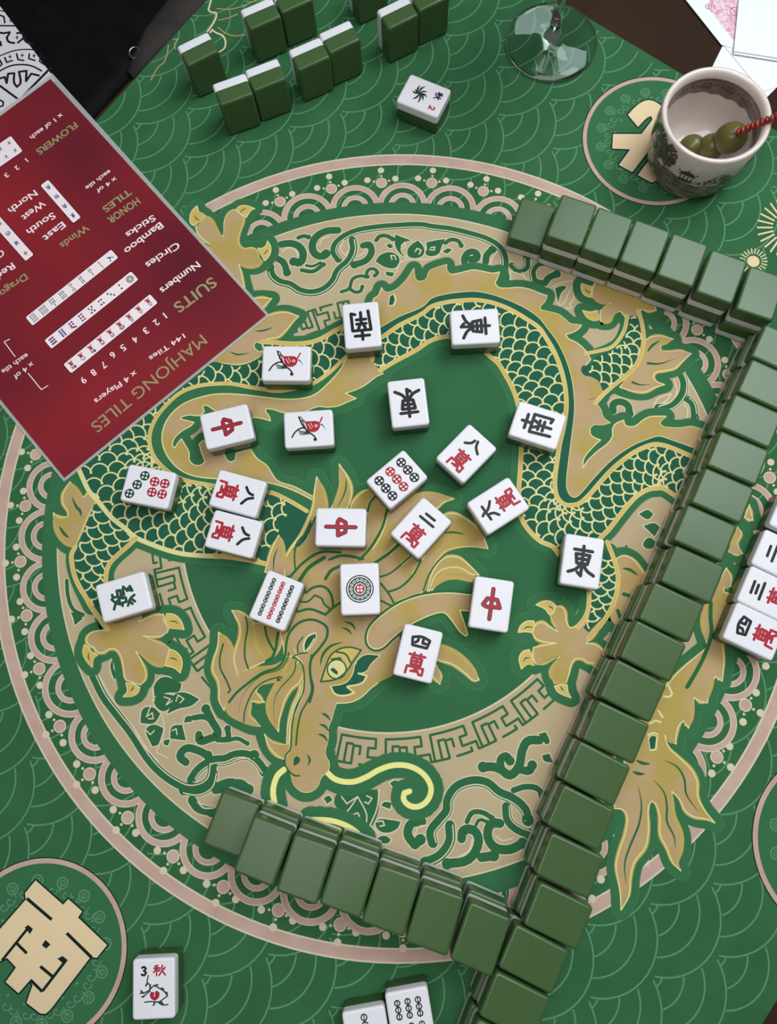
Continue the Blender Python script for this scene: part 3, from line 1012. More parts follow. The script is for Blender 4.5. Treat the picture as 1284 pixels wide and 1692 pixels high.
K(998, 1010, 1050, 955, 1100, 925, 1180, 918, 1284, 942, 1330, 945, 1284, 898, 1200, 875, 1110, 878, 1050, 918, 1010, 968)
K(640, 968, 700, 1060, 705, 1110, 630, 1070)
K(560, 820, 640, 800, 640, 1120, 480, 1190, 340, 1120, 100, 930, 20, 960, 40, 900, 130, 790, 260, 740, 350, 740)
ink(fm(1085, 605, 1150, 598, 1230, 612), 3.5, 1)
ink(fm(985, 378, 1030, 365), 2, 1)
ink(fm(395, 215, 390, 300, 330, 430), 2.6, 1)
ink(fE(600, 170, 540, 290, 455, 370, 430, 470, 435, 600), 3, 0)
gold(fj(645, 20, 600, 110, 570, 200, 540, 300, 690, 330, 685, 150, 665, 60), T_TOP, h=False)
ink(fj(640, 110, 610, 200, 605, 300), 2.6, 1)
gold(fj(820, 10, 740, 110, 690, 230, 690, 310, 760, 340, 790, 240, 780, 160, 870, 20), T_GOLD + 1, h=False)

for q, w in (((608, 335, 560, 395, 546, 450), 4), ((682, 440, 655, 550, 610, 640, 560, 715, 490, 792), 4.4), ((765, 685, 690, 752, 600, 812), 5), ((850, 765, 780, 828, 700, 890, 630, 914), 3),
             ((922, 800, 865, 902, 775, 988, 690, 1020), 3.6), ((640, 960, 700, 1040, 735, 1105), 3.4), ((940, 1010, 970, 920, 1020, 830, 1090, 760), 2.6), ((640, 1080, 720, 1115, 800, 1080), 3.4)):
    ink(fm(*q), w)

# ---- head
L = lambda *a: gold(list(a), T_GOLD + 1)
gold(fj(190, 755, 250, 800, 293, 880, 302, 960, 330, 1078, 285, 1170) + fl(205, 270, 180, 335, 152, 465, 110, 375, 112, 290, 100, 220, 60, 140) + fj(150, 980, 185, 860), T_GOLD + 1)
ink(fj(225, 845, 200, 950, 205, 1030, 245, 1110, 280, 1190) + fl(185, 320), 3)
gold(fj(290, 590, 350, 600, 420, 650, 450, 690, 465, 800, 500, 900, 552, 972, 420, 1032, 338, 1082, 306, 960, 318, 890, 350, 790, 350, 700, 320, 640), T_GOLD + 1)
ink(fj(395, 640, 410, 700, 390, 850, 390, 950, 415, 1030), 3)
gold(fj(460, 680, 540, 700, 680, 740, 650, 870, 600, 935, 552, 970, 500, 900, 465, 800), T_GOLD + 1)
ink(fj(540, 715, 560, 800, 615, 905), 3.6)
gold(fl(720, -40, 640, 50, 560, 100, 430, 120, 340, 150, 260, 200, 210, 270, 180, 380, 185, 470, 240, 520, 310, 555, 380, 585, 445, 592, 400, 548, 356, 505, 365, 430, 375, 390, 430, 392, 482, 398, 440, 350, 410, 310,
        450, 252, 520, 228, 590, 212, 640, 190, 760, 60), T_GOLD + 2)
ink(fl(680, -10, 660, 60, 600, 130, 470, 170, 370, 250, 300, 350, 265, 490), 2.6, 2)
ink(fl(610, 188, 480, 228, 400, 290, 350, 380, 318, 480, 312, 555), 2.4)
gold(fl(740, 20, 795, 90, 795, 170, 762, 235, 700, 290, 650, 370, 620, 460, 600, 550, 596, 637, 540, 560, 508, 480, 508, 400, 540, 320, 590, 230, 640, 150, 700, 40), T_GOLD + 2)
ink(fl(738, 60, 722, 150, 620, 270, 570, 350, 555, 450, 565, 580), 2.4, 2)
gold(fl(480, 657, 540, 720, 600, 740, 690, 745, 660, 870, 580, 830, 520, 760), T_GOLD + 1)
gold(fl(785, 110, 795, 200, 785, 320, 730, 425, 695, 560, 678, 732, 660, 730, 675, 560, 715, 420, 765, 310, 775, 200), T_GOLD + 1)
head = px(471, 925, 500, 900, 540, 895, 600, 905, 640, 915, 690, 960, 650, 1000, 625, 1030, 628, 1072, 660, 1050, 665, 1095, 650, 1115, 625, 1128, 612, 1138, 597, 1152, 580, 1160, 556, 1162) + \
    fl(1050, 450, 1025, 540, 1000, 600, 998, 700, 975, 800, 982, 840, 1007, 890, 1000, 950, 950, 1000, 935, 1025, 910, 1085, 850, 1127, 790, 1125, 730, 1080, 705, 1020, 698, 985, 660, 930, 650, 870, 690, 790,
       690, 700, 710, 560, 760, 430, 800, 330, 805, 200, 800, 110, 735, 20) + fj(690, 940, 680, 850, 660, 760, 740, 600, 700, 330)
gold(head, T_GOLD + 2, edge=0)
DR.stroke(W(curve(head[12:50])), 1.9 * PXM, M['edge'], T_GOLD + 2.4)
J = lambda w, *a: ink(fj(*a), w)
J(4.2, 880, 1284, 905, 1180, 885, 1080, 892, 960, 960, 870, 1010, 790, 1010, 720, 945, 672, 870, 660, 790, 690, 722, 770, 702, 850, 690, 950, 640, 1020, 530, 1060, 440, 1120, 390, 1160, 320, 1220, 270, 1284)
J(4.2, 790, 600, 880, 580, 1000, 622, 1055, 570, 1130, 520)
J(4.2, 850, 455, 920, 412, 990, 412, 1040, 465, 1060, 570)
J(3.2, 810, 525, 860, 525, 920, 475, 970, 500, 990, 540, 1030, 575)
J(3.2, 835, 440, 855, 460)
J(4.4, 745, 320, 830, 230, 960, 150, 1110, 150)
J(6.5, 800, 370, 870, 270, 990, 190)
J(5.5, 1000, 350, 1040, 290, 1110, 255)
J(4.4, 1030, 205, 1120, 175, 1284, 200)
J(4.6, 640, 760, 600, 940, 552, 975)
J(4.0, 700, 340, 740, 330)
patch(fj(840, 905, 835, 850, 862, 790, 922, 758, 925, 800, 885, 868), 'scale', T_INK)
ink(fj(855, 895, 885, 855, 915, 805), 2.4, 0, T_INK + 1, 'edge')
ink(fj(790, 905, 790, 850, 830, 790), 2.4)
ink(fj(860, 910, 800, 918, 750, 945, 805, 975, 835, 1020), 2.4)
ink(fl(865, 10, 850, 100, 855, 200, 865, 300, 830, 390, 780, 480, 752, 600, 738, 745), 3)
ink(fl(790, 90, 802, 150, 805, 230, 795, 320, 745, 420, 712, 540, 700, 650, 690, 780, 655, 830, 648, 900, 690, 968, 730, 995, 765, 995), 2.6)
for q in ((945, 487, 980, 500, 1020, 545), (925, 575, 970, 590, 1008, 635), (915, 655, 960, 670, 1000, 718)):
    ink(fl(*q), 4, 1)
patch(fl(718, 915, 725, 850, 745, 835, 768, 855, 765, 885, 740, 905), 'scale', T_INK, False)
ink(fl(828, 820, 850, 865, 835, 915), 3.6, 1)
ink(fj(960, 1010, 980, 925, 1040, 860, 1130, 830), 4.5, 1)
ink(fj(1140, 675, 1200, 695, 1228, 740), 4, 1)
ink(fj(1120, 720, 1170, 738, 1200, 775), 3.6, 1)
ink(fn(175, 360, 180, 330), 3, 1)
ink(fn(160, 300, 195, 285), 5, 1)
# eye
eye = W(curve(fj(965, 1130, 1000, 1020, 1040, 930, 1100, 885, 1180, 868, 1270, 890, 1220, 960, 1150, 1060, 1080, 1110), True))
DR.fill(eye, M['rim'], T_EYE)
DR.stroke(eye, 2.8 * PXM, M['detail'], T_EYE + 2, closed=True)
ec = fj(1085, 1035)[0]
DR.disc(at(*ec), 17 * PXM, M['detail'], T_EYE + .5)
DR.disc(at(*ec), 14.5 * PXM, M['edge'], T_EYE + 1)
DR.disc(at(ec[0] - 1, ec[1] + 2), 12 * PXM, M['gold'], T_EYE + 1.3)
ink(fj(1045, 960, 1110, 950, 1160, 1040), 3, 0, T_EYE + 1.6)
ink(fj(1085, 905, 1150, 920, 1190, 985), 3, 0, T_EYE + 1.6)
DR.fill(W(curve(fj(1035, 1035, 1060, 1022, 1095, 1055, 1090, 1078, 1060, 1062), True)), M['scale'], T_EYE + 2)
patch(fn(128, 625, 190, 565, 307, 565, 240, 630, 205, 682, 148, 700, 213, 718, 180, 770, 60, 800, 118, 845, 50, 868, -30, 855, -62, 800, 60, 770, 110, 700), 'scale', T_INK)
# the great horn, over the brow
horn = fn(215, 430, 240, 350, 330, 260, 450, 178, 580, 125, 720, 98, 850, 92, 960, 102, 1050, 112, 1050, 240, 990, 228, 915, 222, 950, 320, 977, 405, 960, 418, 922, 390, 860, 305, 795, 240, 720, 250, 600, 300,
          500, 355, 400, 435, 330, 500, 280, 515, 232, 490)
hq = W(curve(horn, True))
DR.stroke(hq, 9 * PXM, M['detail'], T_EYE, closed=True)
halo(hq)
DR.fill(hq, M['gold'], T_EYE + 1)
DR.stroke(hq, 2 * PXM, M['edge'], T_EYE + 1.4, closed=True)
DR.build('dragon_print', mat)

# ------------------------------------------------------------------ mahjong tiles
TL, TW, TT = .0356, .0272, .0200
Z0 = .0008          # tiles stand on the printed cloth


def rr(w, l, r, n=4):
    out = []
    for cx, cy, a in ((w - r, l - r, 0), (-w + r, l - r, PI / 2), (-w + r, -l + r, PI), (w - r, -l + r, 1.5 * PI)):
        out += [(cx + r * math.cos(a + PI / 2 * i / n), cy + r * math.sin(a + PI / 2 * i / n)) for i in range(n + 1)]
    return out


def block(name, z0, z1, rb, rt, m, tint=None):
    """rounded slab, soft edge of radius rb below and rt above"""
    rings = []
    w, l = TW / 2, TL / 2
    for rad, zc, sgn in ((rb, z0, -1), (rt, z1, 1)):
        st = []
        n = 5 if rad else 0
        for i in range(n + 1):
            a = PI / 2 * i / n if n else 0
            st.append((rad * (1 - math.cos(a)), zc - sgn * (rad - rad * math.sin(a))))
        rings += st[::-1] if sgn < 0 else st
    bm = bmesh.new()
    V = []
    for ins, z in rings:
        V.append([bm.verts.new((x, y, z)) for x, y in rr(w - ins, l - ins, max(.0004, .0022 - ins * .6))])
    for a, b in zip(V, V[1:]):
        n = len(a)
        for i in range(n):
            f = bm.faces.new((a[i], a[(i + 1) % n], b[(i + 1) % n], b[i]))
            f.smooth = True
    lo = bm.faces.new(V[0][::-1])
    hi = bm.faces.new(V[-1])
    for f in (lo, hi):
        for e in f.edges:
            e.smooth = False
    me = bpy.data.meshes.new(name)
    bm.to_mesh(me)
    bm.free()
    me.materials.append(m)
    return me


SPLIT = TT * .62
ME_BACK = block('backing', 0, SPLIT, .0018, 0, M['jade'])                 # face-up tile: green below
ME_FACE = block('face_plate', SPLIT, TT, 0, .0015, M['white'])
ME_FACE_D = block('face_plate', 0, TT - SPLIT, .0015, 0, M['white'])      # face-down tile: green above
ME_BACK_D = block('backing', TT - SPLIT, TT, 0, .0018, M['jade'])

GLY = {
    'dong': [[(.5, 1), (.5, .02), (.36, .12)], [(.16, .86), (.84, .86)], [(.24, .72), (.3, .42), (.7, .42), (.76, .72), (.24, .72)], [(.27, .57), (.73, .57)],
             [(.46, .42), (.3, .22), (.02, .1)], [(.54, .42), (.7, .22), (.98, .08)]],
    'nan': [[(.22, .9), (.8, .9)], [(.5, 1.04), (.5, .74)], [(.2, .0), (.14, .7), (.88, .7), (.9, .06), (.74, .1)], [(.36, .62), (.42, .52)], [(.64, .62), (.58, .52)],
            [(.32, .46), (.7, .46)], [(.32, .3), (.7, .3)], [(.51, .46), (.51, .04)]],
    'zhong': [[(.5, 1.12), (.49, .0)], [(.08, .5), (.26, .74), (.76, .74), (.94, .46), (.72, .46), (.24, .44), (.08, .5)]],
    'fa': [[(.1, .86), (.34, .92), (.2, .68), (.04, .58)], [(.16, .78), (.28, .7)], [(.56, .96), (.68, .76), (.96, .6)], [(.86, .92), (.7, .8)], [(.94, .8), (.78, .7)],
           [(.14, .54), (.42, .54), (.42, .42), (.16, .42), (.14, .28), (.42, .28), (.4, .06), (.26, .06)], [(.56, .58), (.54, .42), (.46, .34)], [(.56, .58), (.76, .58), (.76, .4), (.9, .38)],
           [(.5, .3), (.8, .3), (.66, .12), (.46, .0)], [(.58, .24), (.74, .1), (.94, .0)]],
    'wan': [[(.12, .9), (.88, .9)], [(.34, 1), (.34, .8)], [(.66, 1), (.66, .8)], [(.26, .76), (.28, .46), (.74, .46), (.76, .76), (.26, .76)], [(.27, .61), (.75, .61)],
            [(.51, .76), (.5, .14)], [(.1, .0), (.12, .34), (.9, .34), (.9, .04), (.74, .04)], [(.34, .14), (.68, .16)], [(.62, .24), (.72, .1)]],
    'ba': [[(.36, .86), (.3, .5), (.02, .12)], [(.52, .96), (.66, .5), (1.0, .12)]],
    'er': [[(.2, .72), (.8, .76)], [(.04, .22), (.98, .26)]],
    'san': [[(.16, .9), (.84, .94)], [(.24, .52), (.74, .55)], [(.02, .1), (.98, .14)]],
    'si': [[(.02, .74), (.1, .1), (.9, .1), (.98, .74), (.5, .92), (.02, .74)], [(.36, .82), (.34, .5), (.22, .36)], [(.62, .82), (.62, .42), (.8, .42)]],
    'liu': [[(.46, 1), (.56, .82)], [(.06, .66), (.94, .7)], [(.36, .52), (.28, .26), (.04, .04)], [(.6, .52), (.74, .3), (.96, .06)]],
    'qiu': [[(.36, .98), (.1, .9)], [(.02, .72), (.46, .74)], [(.25, .92), (.25, .02)], [(.22, .66), (.0, .34)], [(.28, .6), (.46, .42)], [(.56, .74), (.52, .56)], [(.98, .76), (.86, .58)],
            [(.74, .96), (.72, .5), (.46, .04)], [(.74, .46), (1.0, .04)]],
}
DIG = {'2': [(.1, .78), (.3, 1), (.7, 1), (.86, .74), (.1, .02), (.95, .02)], '3': [(.1, .92), (.5, 1), (.82, .8), (.45, .54), (.86, .3), (.5, .0), (.06, .1)]}


def glyph(s, key, cx, cy, w, h, m, pen=.0021, lay=1):
    for st in GLY[key]:
        n = len(st)
        q = [(cx + (x - .5) * w, cy + (y - .5) * h) for x, y in st]
        if n == 2:
            a, b = q
            q = [a, ((a[0] * 2 + b[0]) / 3, (a[1] * 2 + b[1]) / 3), ((a[0] + b[0] * 2) / 3, (a[1] + b[1] * 2) / 3), b]
        s.stroke(curve(q, corner=40), pen, m, lay)


def sheet():
    return Sheet(TT + .00003)


def stick(s, x, y, m, n=3, h=.0075):
    for i in range(n):
        s.ring((x, y + (i - (n - 1) / 2) * h / n), h / n * .42, .00075, m, 1, n=12)
    s.stroke([(x, y - h * .42), (x, y + h * .42)], .0006, m, 1.5)


def mark(kind):
    s = sheet()
    K, Rd, Gn = M['black_ink'], M['red_ink'], M['green_ink']
    if kind in ('dong', 'nan'):
        glyph(s, kind, 0, 0, .0182, .0212, K, .0024)
    elif kind == 'zhong':
        for w, m, l in ((.0030, K, 1), (.0021, Rd, 2)):
            glyph(s, 'zhong', 0, -.001, .0135, .0185, m, w, l)
    elif kind == 'fa':
        glyph(s, 'fa', 0, 0, .0150, .0165, M['green_ink'], .0019)
    elif kind.startswith('w_'):
        glyph(s, kind[2:], 0, .0080, .0125, .0082 if kind[2:] in ('er', 'san', 'si', 'ba') else .0105, K, .0020)
        glyph(s, 'wan', 0, -.0072,   .0142, .0142, Rd, .0018)
    elif kind == 'c1':
        s.ring((0, 0), .0092, .0008, K, 1, n=40)
        s.disc((0, 0), .0082, Gn, 1, 40)
        for i in range(14):
            a = 2 * PI * i / 14
            s.ring((math.cos(a) * .0061, math.sin(a) * .0061), .00085, .0005, M['white'], 2, n=10)
        s.disc((0, 0), .0040, M['white'], 3, 30)
        s.disc((0, 0), .0034, Rd, 4, 30)
        for i in range(4):
            a = PI / 4 + PI / 2 * i
            s.disc((math.cos(a) * .0016, math.sin(a) * .0016), .0009, M['white'], 5, 10)
        s.ring((0, 0), .0082, .0003, M['white'], 5, n=40)
    elif kind in ('c7', 'c9'):
        if kind == 'c7':
            dots = [(-.0075 + i * .0073, .0118 - i * .0038, Gn) for i in range(3)] + [(x, y, Rd) for x in (-.0035, .0043) for y in (-.0038, -.0113)]
        else:
            dots = [(x, y, Rd if y == 0 else K) for x in (-.0072, 0, .0072) for y in (.0102, 0, -.0102)]
        for x, y, m in dots:
            s.disc((x, y), .0035, m, 1, 24)
            for i in range(4):
                a = PI / 4 + PI / 2 * i
                s.disc((x + math.cos(a) * .0018, y + math.sin(a) * .0018), .00085, M['white'], 2, 8)
    elif kind == 'b9':
        for x, m in ((-.0068, Gn), (0, Rd), (.0068, K)):
            for y in (.0094, 0, -.0094):
                stick(s, x, y, m, 3, .0088)
    elif kind == 'b6':
        for x in (-.0066, 0, .0066):
            for y in (.007, -.007):
                stick(s, x, y, K if y > 0 else Gn, 3, .0118)
    elif kind == 'b2':
        for x, y in ((0, .0085), (0, -.0085)):
            stick(s, x, y, K, 3, .013)
    elif kind == 'bird':
        # the sparrow of one bamboo: drawn with the long side level
        q = lambda *a: [(a[i] * .0013 - .001, a[i + 1] * .0013) for i in range(0, len(a), 2)]
        t = lambda P: [(-y, x) for x, y in P]
        s.fill(t(curve(q(-1, 4.2, 2.5, 4.2, 6, 3.8, 7.4, 1.6, 6.2, -1, 3.4, -2.2, .4, -1, -.6, 2), True)), Rd, 1)
        s.stroke(t(q(-2, 5.2, .6, 1.8)), .001, Rd, 1.4)
        s.disc(t(q(5, 1.4))[0], .0011, M['white'], 2, 14)
        s.disc(t(q(5, 1.4))[0], .0006, Rd, 3, 10)
        for P in (q(.6, 2.6, 2.2, 0), q(2, 3.2, 3.2, .8)):
            s.stroke(t(P), .0004, M['white'], 2)
        s.stroke(t(q(6.8, 2.6, 8.6, 6)), .0011, Rd, 1)
        s.stroke(t(curve(q(7.6, 2.2, 9, 1, 10.4, -1.6))), .0009, K, 1, 2)
        s.stroke(t(curve(q(-4.4, 7, -3, 3.4, -1, 0, 1.6, -2.6, 4, -5, 4.4, -6.6))), .0011, K, 1)
        s.disc(t(q(4.2, -6.4))[0], .0013, K, 1, 14)
        s.stroke(t(curve(q(-8.6, -4.4, -6.8, -1.6, -4, .4, -1.6, .8))), .0011, K, 1)
        for a in range(4):
            s.stroke(t(curve(q(-4.6 + a * .7, 7.2 - a * 2.2, -3 + a * .6, 6.6 - a * 2.2, -2.4 + a * .7, 5 - a * 2.2))), .0007, K, 1)
        for a in range(4):
            s.stroke(t(curve(q(-5 + a * .3, -.6 - a * .8, -2.4, -1.4 - a * .6, .6 + a * .4, -2 - a * .3))), .0006, Gn, 1)
    elif kind == 'autumn':
        s.stroke(curve([(-.0078 + x * .0036, .0082 + y * .0048) for x, y in DIG['3']], corner=80), .0013, K, 1)
        glyph(s, 'qiu', .0038, .0106, .0074, .0062, Rd, .0010)
        q = lambda *a: [(a[i] * .001, a[i + 1] * .001) for i in range(0, len(a), 2)]
        s.fill(curve(q(-1.6, -1.6, .6, -1.8, 2.2, -1, 4, -2.6, 3.4, -5, 1, -7, -1.4, -5.6, -2.4, -3.4), True), Rd, 1)
        s.stroke(q(.8, -2, .6, -4.4), .0005, M['white'], 2)
        for P in (q(-3.4, 8, -4.2, 4, -2.2, 2, -2.6, -.6, -6, -2, -8.6, -2.2), q(-2.6, -.6, .4, 2.2, 3.4, .4, 6.6, -1.6, 9, -4.4), q(-6.6, -4.4, -4.4, -2.6, -2.2, -1.2),
                  q(-5.6, -7.4, -1.4, -7.2, 3.4, -7.6, 7, -5.6, 9, -4.4), q(2.4, -7.4, 5.6, -9.4, 9.2, -9.4)):
            s.stroke(curve(P), .0008, Gn, 1)
        for x, y, a in ((-4, 2.4, .8), (-7, -1, 2.4), (-6.6, -3.6, 3.6), (2, 1.6, .4), (5.6, -.6, -.6), (8, -3, -.8), (0, -8.4, -2), (5, -8.6, -.4), (-1.6, 1.4, 1.6)):
            d = (math.cos(a) * .0016, math.sin(a) * .0016)
            s.stroke(curve([(x * .001 - d[0], y * .001 - d[1]), (x * .001 - d[1] * .35, y * .001 + d[0] * .35), (x * .001 + d[0], y * .001 + d[1])]), .0012, Gn, 1.4, 1)
    elif kind == 'flower':
        s.stroke(curve([(.0058 + x * .0034, .0082 + y * .0042) for x, y in DIG['2']], corner=70), .0011, Rd, 1)
        glyph(s, 'qiu', -.0042, .0106, .0062, .0058, K, .0010)
        for i, (a, r) in enumerate(((1.5, 7), (.9, 7), (.3, 8.4), (-.4, 7), (2.2, 6.6), (2.9, 8), (-2.7, 7), (-1.6, 6), (-2.1, 5))):
            d = (math.cos(a) * r * .001, math.sin(a) * r * .001)
            s.stroke(curve([(0, -.004), (d[0] * .5 - d[1] * .16, d[1] * .5 + d[0] * .16 - .004), (d[0], d[1] - .004)]), .0015, Gn if i % 3 else K, 1, 1)
        s.ring((.0012, -.0012), .0013, .0006, K, 1.6, n=12)
        s.ring((-.0048, -.0058), .0011, .0005, K, 1.6, n=12)
    return s.build('face_marking')


MARKS = {}


def face_up(kind, corners, up, label, group):
    """corners: the four top corners seen in the photo; up: picture direction the marking's head points to"""
    P = [Vector(at(x, y, TT * 1000 + .8)) for x, y in corners]
    c = sum(P, Vector((0, 0))) / 4
    e0, e1 = (P[1] - P[0]) + (P[2] - P[3]), (P[2] - P[1]) + (P[3] - P[0])
    ax = e0 if e0.length > e1.length else e1
    u = Vector((up[0], -up[1]))
    if ax.dot(u) < 0:
        ax = -ax
    rz = math.atan2(ax.y, ax.x) - PI / 2
    t = thing('mahjong_tile', label, 'mahjong tile', (c.x, c.y, Z0), (0, 0, rz), group)
    link('backing', ME_BACK, t)
    link('face_plate', ME_FACE, t)
    if kind:
        if kind not in MARKS:
            MARKS[kind] = mark(kind)
            MARKS[kind].parent = t
        else:
            link('face_marking', MARKS[kind].data, t)
    return t


UP, DN, LT, RT = (0, -1), (0, 1), (-1, 0), (1, 0)
G0 = 'face-up tiles scattered over the dragon'
for kind, cs, up, lab in (
    ('c7', [(209.1, 766.1), (293, 783), (279, 841), (197.6, 825.7)], LT, 'white mahjong tile with three dark and four red circles, below the red card corner'),
    ('w_ba', [(362.4, 775), (440.4, 797.9), (424, 854.7), (343.1, 834.1)], RT, 'white tile with black eight and red character, upper of the touching pair'),
    ('w_ba', [(354, 841.4), (435, 863.1), (417, 923), (335.9, 902.2)], RT, 'white tile with black eight and red character, lower of the touching pair'),
    ('fa', [(154.3, 968.1), (239.8, 943.5), (254, 1003), (168.1, 1030.4)], RT, 'white tile with a dark green character, lying above the left dragon foot'),
    ('nan', [(564.5, 501.7), (624.4, 495.7), (631.6, 571.7), (570.5, 579)], DN, 'white tile with an upside-down black character, topmost over the dragon arch, left of two'),
    ('dong', [(743.5, 512.4), (824.5, 508.4), (826.6, 566.1), (745.6, 570.7)], RT, 'white tile with a sideways black character lying across the top of the dragon arch'),
    ('dong', [(638.9, 629.7), (700.9, 622.4), (709.4, 700.9), (649, 708.8)], DN, 'white tile with upside-down black character alone on the plain green centre'),
    ('bird', [(433.7, 571.7), (513.8, 571.3), (513.3, 629.7), (430.5, 628.5)], RT, 'white tile with a red bird, the upper of the two bird tiles'),
    ('bird', [(467.9, 681.6), (548.8, 674.3), (552.9, 737.1), (470.4, 740.7)], RT, 'white tile with a red bird, the lower of the two bird tiles'),
    ('c9', [(604.9, 793.7), (666.9, 743), (707.2, 788.1), (644, 842.4)], (1, -1), 'white tile with six black and three red circles, turned on the slant'),
    ('w_ba', [(720, 756.7), (776.7, 700), (821.4, 739.8), (764.7, 799.5)], (1, -1), 'white tile with black eight over red character, slanted, right of the nine circles'),
    ('w_liu', [(771.4, 831.6), (840.7, 788.1), (876.9, 837.6), (804.5, 884.7)], (-1, 1), 'white tile with black six and red character, slanted beside the dragon body'),
    ('w_er', [(645.7, 879.9), (698.8, 822.4), (747, 861.3), (691, 924.5)], (1, -1), 'white tile with two black bars over a red character, slanted on the mane'),
    ('zhong', [(522.5, 838.8), (605.5, 840.3), (603.5, 903), (520.5, 902)], RT, 'white tile with a sideways red character directly above the rosette tile'),
    ('b9', [(443.5, 942.5), (501.3, 964.8), (469.9, 1044.8), (409.7, 1017.4)], (1, -2), 'white tile with three columns of chain-like sticks, the middle one red'),
    ('c1', [(561.6, 931.4), (625.2, 929.4), (628.8, 1015.4), (563, 1016.8)], UP, 'white tile with one large round rosette on the dragon forehead'),
    ('dong', [(933.7, 880.7), (1001.1, 889.8), (990.8, 975.4), (923.1, 964.8)], UP, 'white tile with an upright black character above the right dragon foot'),
    ('zhong', [(785.5, 951.1), (850.2, 960.8), (839.6, 1045.9), (773.3, 1036.1)], UP, 'white tile with an upright red character at the end of the dragon horn'),
    ('w_si', [(668.9, 1030.7), (732.6, 1043.7), (712.6, 1131.8), (648.8, 1113.6)], UP, 'white tile with boxed black four over red character beside the dragon eye'),
    ('nan', [(862, 660.6), (936.9, 684.5), (917.7, 745.3), (837.7, 719)], LT, 'white tile with slanting black character on the scaly body, rightmost of the upper tiles'),
    ('zhong', [(327.5, 686), (405.7, 667.4), (422.8, 722.3), (342.3, 742.8)], RT, 'white tile with a red character lying in the loop of the dragon body'),
):
    face_up(kind, cs, up, lab, G0)
face_up('autumn', [(216.8, 1583.7), (290.8, 1578), (289.7, 1686), (217.6, 1690)], UP, 'white tile with a black number 3 and red fruit beside the lower left seat marker', 'flower tiles laid aside')
face_up('flower', [(679, 118.8), (746.5, 144), (722, 198.6), (653.8, 169.4)], (1, .4), 'white tile with a plant and a red number 2 near the wine glass', 'flower tiles laid aside')
G1 = 'face-up run of tiles at the right edge'
r0 = [(1213, 990), (1306, 1036), (1283, 1096), (1187, 1052)]
for k, (kind, lab) in enumerate((('w_si', 'white tile with boxed black four, lowest of the row at the right edge'),
                                 ('w_san', 'white tile with three black bars, middle of the row at the right edge'),
                                 ('w_er', 'white tile with two black bars, top of the row at the right edge'))):
    d = (23.2 * k, -61.0 * k)
    face_up(kind, [(x + d[0], y + d[1]) for x, y in r0], LT, lab, G1)
face_up(None, [(1288, 806), (1378, 850), (1357, 906), (1268, 866)], LT, 'white tile just cut by the right picture edge above the two bars tile', 'tiles cut by the picture edge')
G2 = 'face-up tiles at the bottom picture edge'
face_up('b6', [(635, 1641), (706, 1632), (724, 1731), (650, 1742)], UP, 'white tile with three columns of black sticks cut by the bottom edge', G2)
face_up('b2', [(564, 1674), (635, 1662), (652, 1763), (578, 1775)], UP, 'white tile left of the black sticks tile, almost wholly below the bottom edge', G2)

# ---- face-down walls
GW = 'face-down tiles of the walls'
first = None


def face_down(c, rz, z, label):
    global first
    if first is None:
        first = thing('mahjong_tile', label, 'mahjong tile', (c[0], c[1], z), (0, 0, rz), GW)
        link('face_plate', ME_FACE_D, first)
        link('backing', ME_BACK_D, first)
        return first
    return dup(first, label, (c[0], c[1], z), (0, 0, rz), GW)


def pose(corners, z):
    P = [Vector(at(x, y, z)) for x, y in corners]
    c = sum(P, Vector((0, 0))) / 4
    e0, e1 = (P[1] - P[0]) + (P[2] - P[3]), (P[2] - P[1]) + (P[3] - P[0])
    ax = e0 if e0.length > e1.length else e1
    return c, math.atan2(ax.y, ax.x) - PI / 2


ORD = ['first', 'second', 'third', 'fourth', 'fifth', 'sixth', 'seventh', 'eighth', 'ninth', 'tenth', 'eleventh', 'twelfth', 'thirteenth', 'fourteenth',
       'fifteenth', 'sixteenth', 'seventeenth', 'eighteenth']


def wall(tops, single, upper, lower, alone, off, smooth=True):
    """two tiers; a column in `single` has its lower tile only"""
    rs = random.Random(5)
    n = len(tops)
    z2 = TT * 2000 + .8
    ps = [pose(c, TT * 1000 + .8 if i in single else z2) for i, c in enumerate(tops)]
    if n > 3:
        m = sorted(p[1] if p[1] > -PI / 2 else p[1] + PI for p in ps)[n // 2]
        ps = [(c, m + max(-.05, min(.05, math.remainder(a - m, PI)))) for c, a in ps]
    # keep neighbours from cutting into each other along the row
    for it in range(12):
        for i in range(n - 1):
            (c0, a0), (c1, a1) = ps[i], ps[i + 1]
            d = c1 - c0
            t = Vector((math.cos(m), math.sin(m)))
            s = d.dot(t)
            need = TW + .0004
            if abs(s) < need and abs(d.dot(Vector((-t.y, t.x)))) < TL * .9:
                k = (need - abs(s)) / 2 * (1 if s > 0 else -1)
                ps[i] = (c0 - t * k, a0)
                ps[i + 1] = (c1 + t * k, a1)
    for i, (c, a) in enumerate(ps):
        if i in single:
            face_down(c, a, Z0, alone)
            continue
        face_down(c, a, Z0 + TT + .0001, upper % ORD[i])
        j = Vector((off[0], off[1])) + Vector((rs.uniform(-.0010, .0010), rs.uniform(-.0010, .0010)))
        t = Vector((math.cos(a), math.sin(a)))
        nrm = Vector((-t.y, t.x))
        j = nrm * (j.dot(nrm)) + t * max(-.0001, min(.0001, j.dot(t)))
        face_down(c + j, a, Z0, lower % ORD[i])


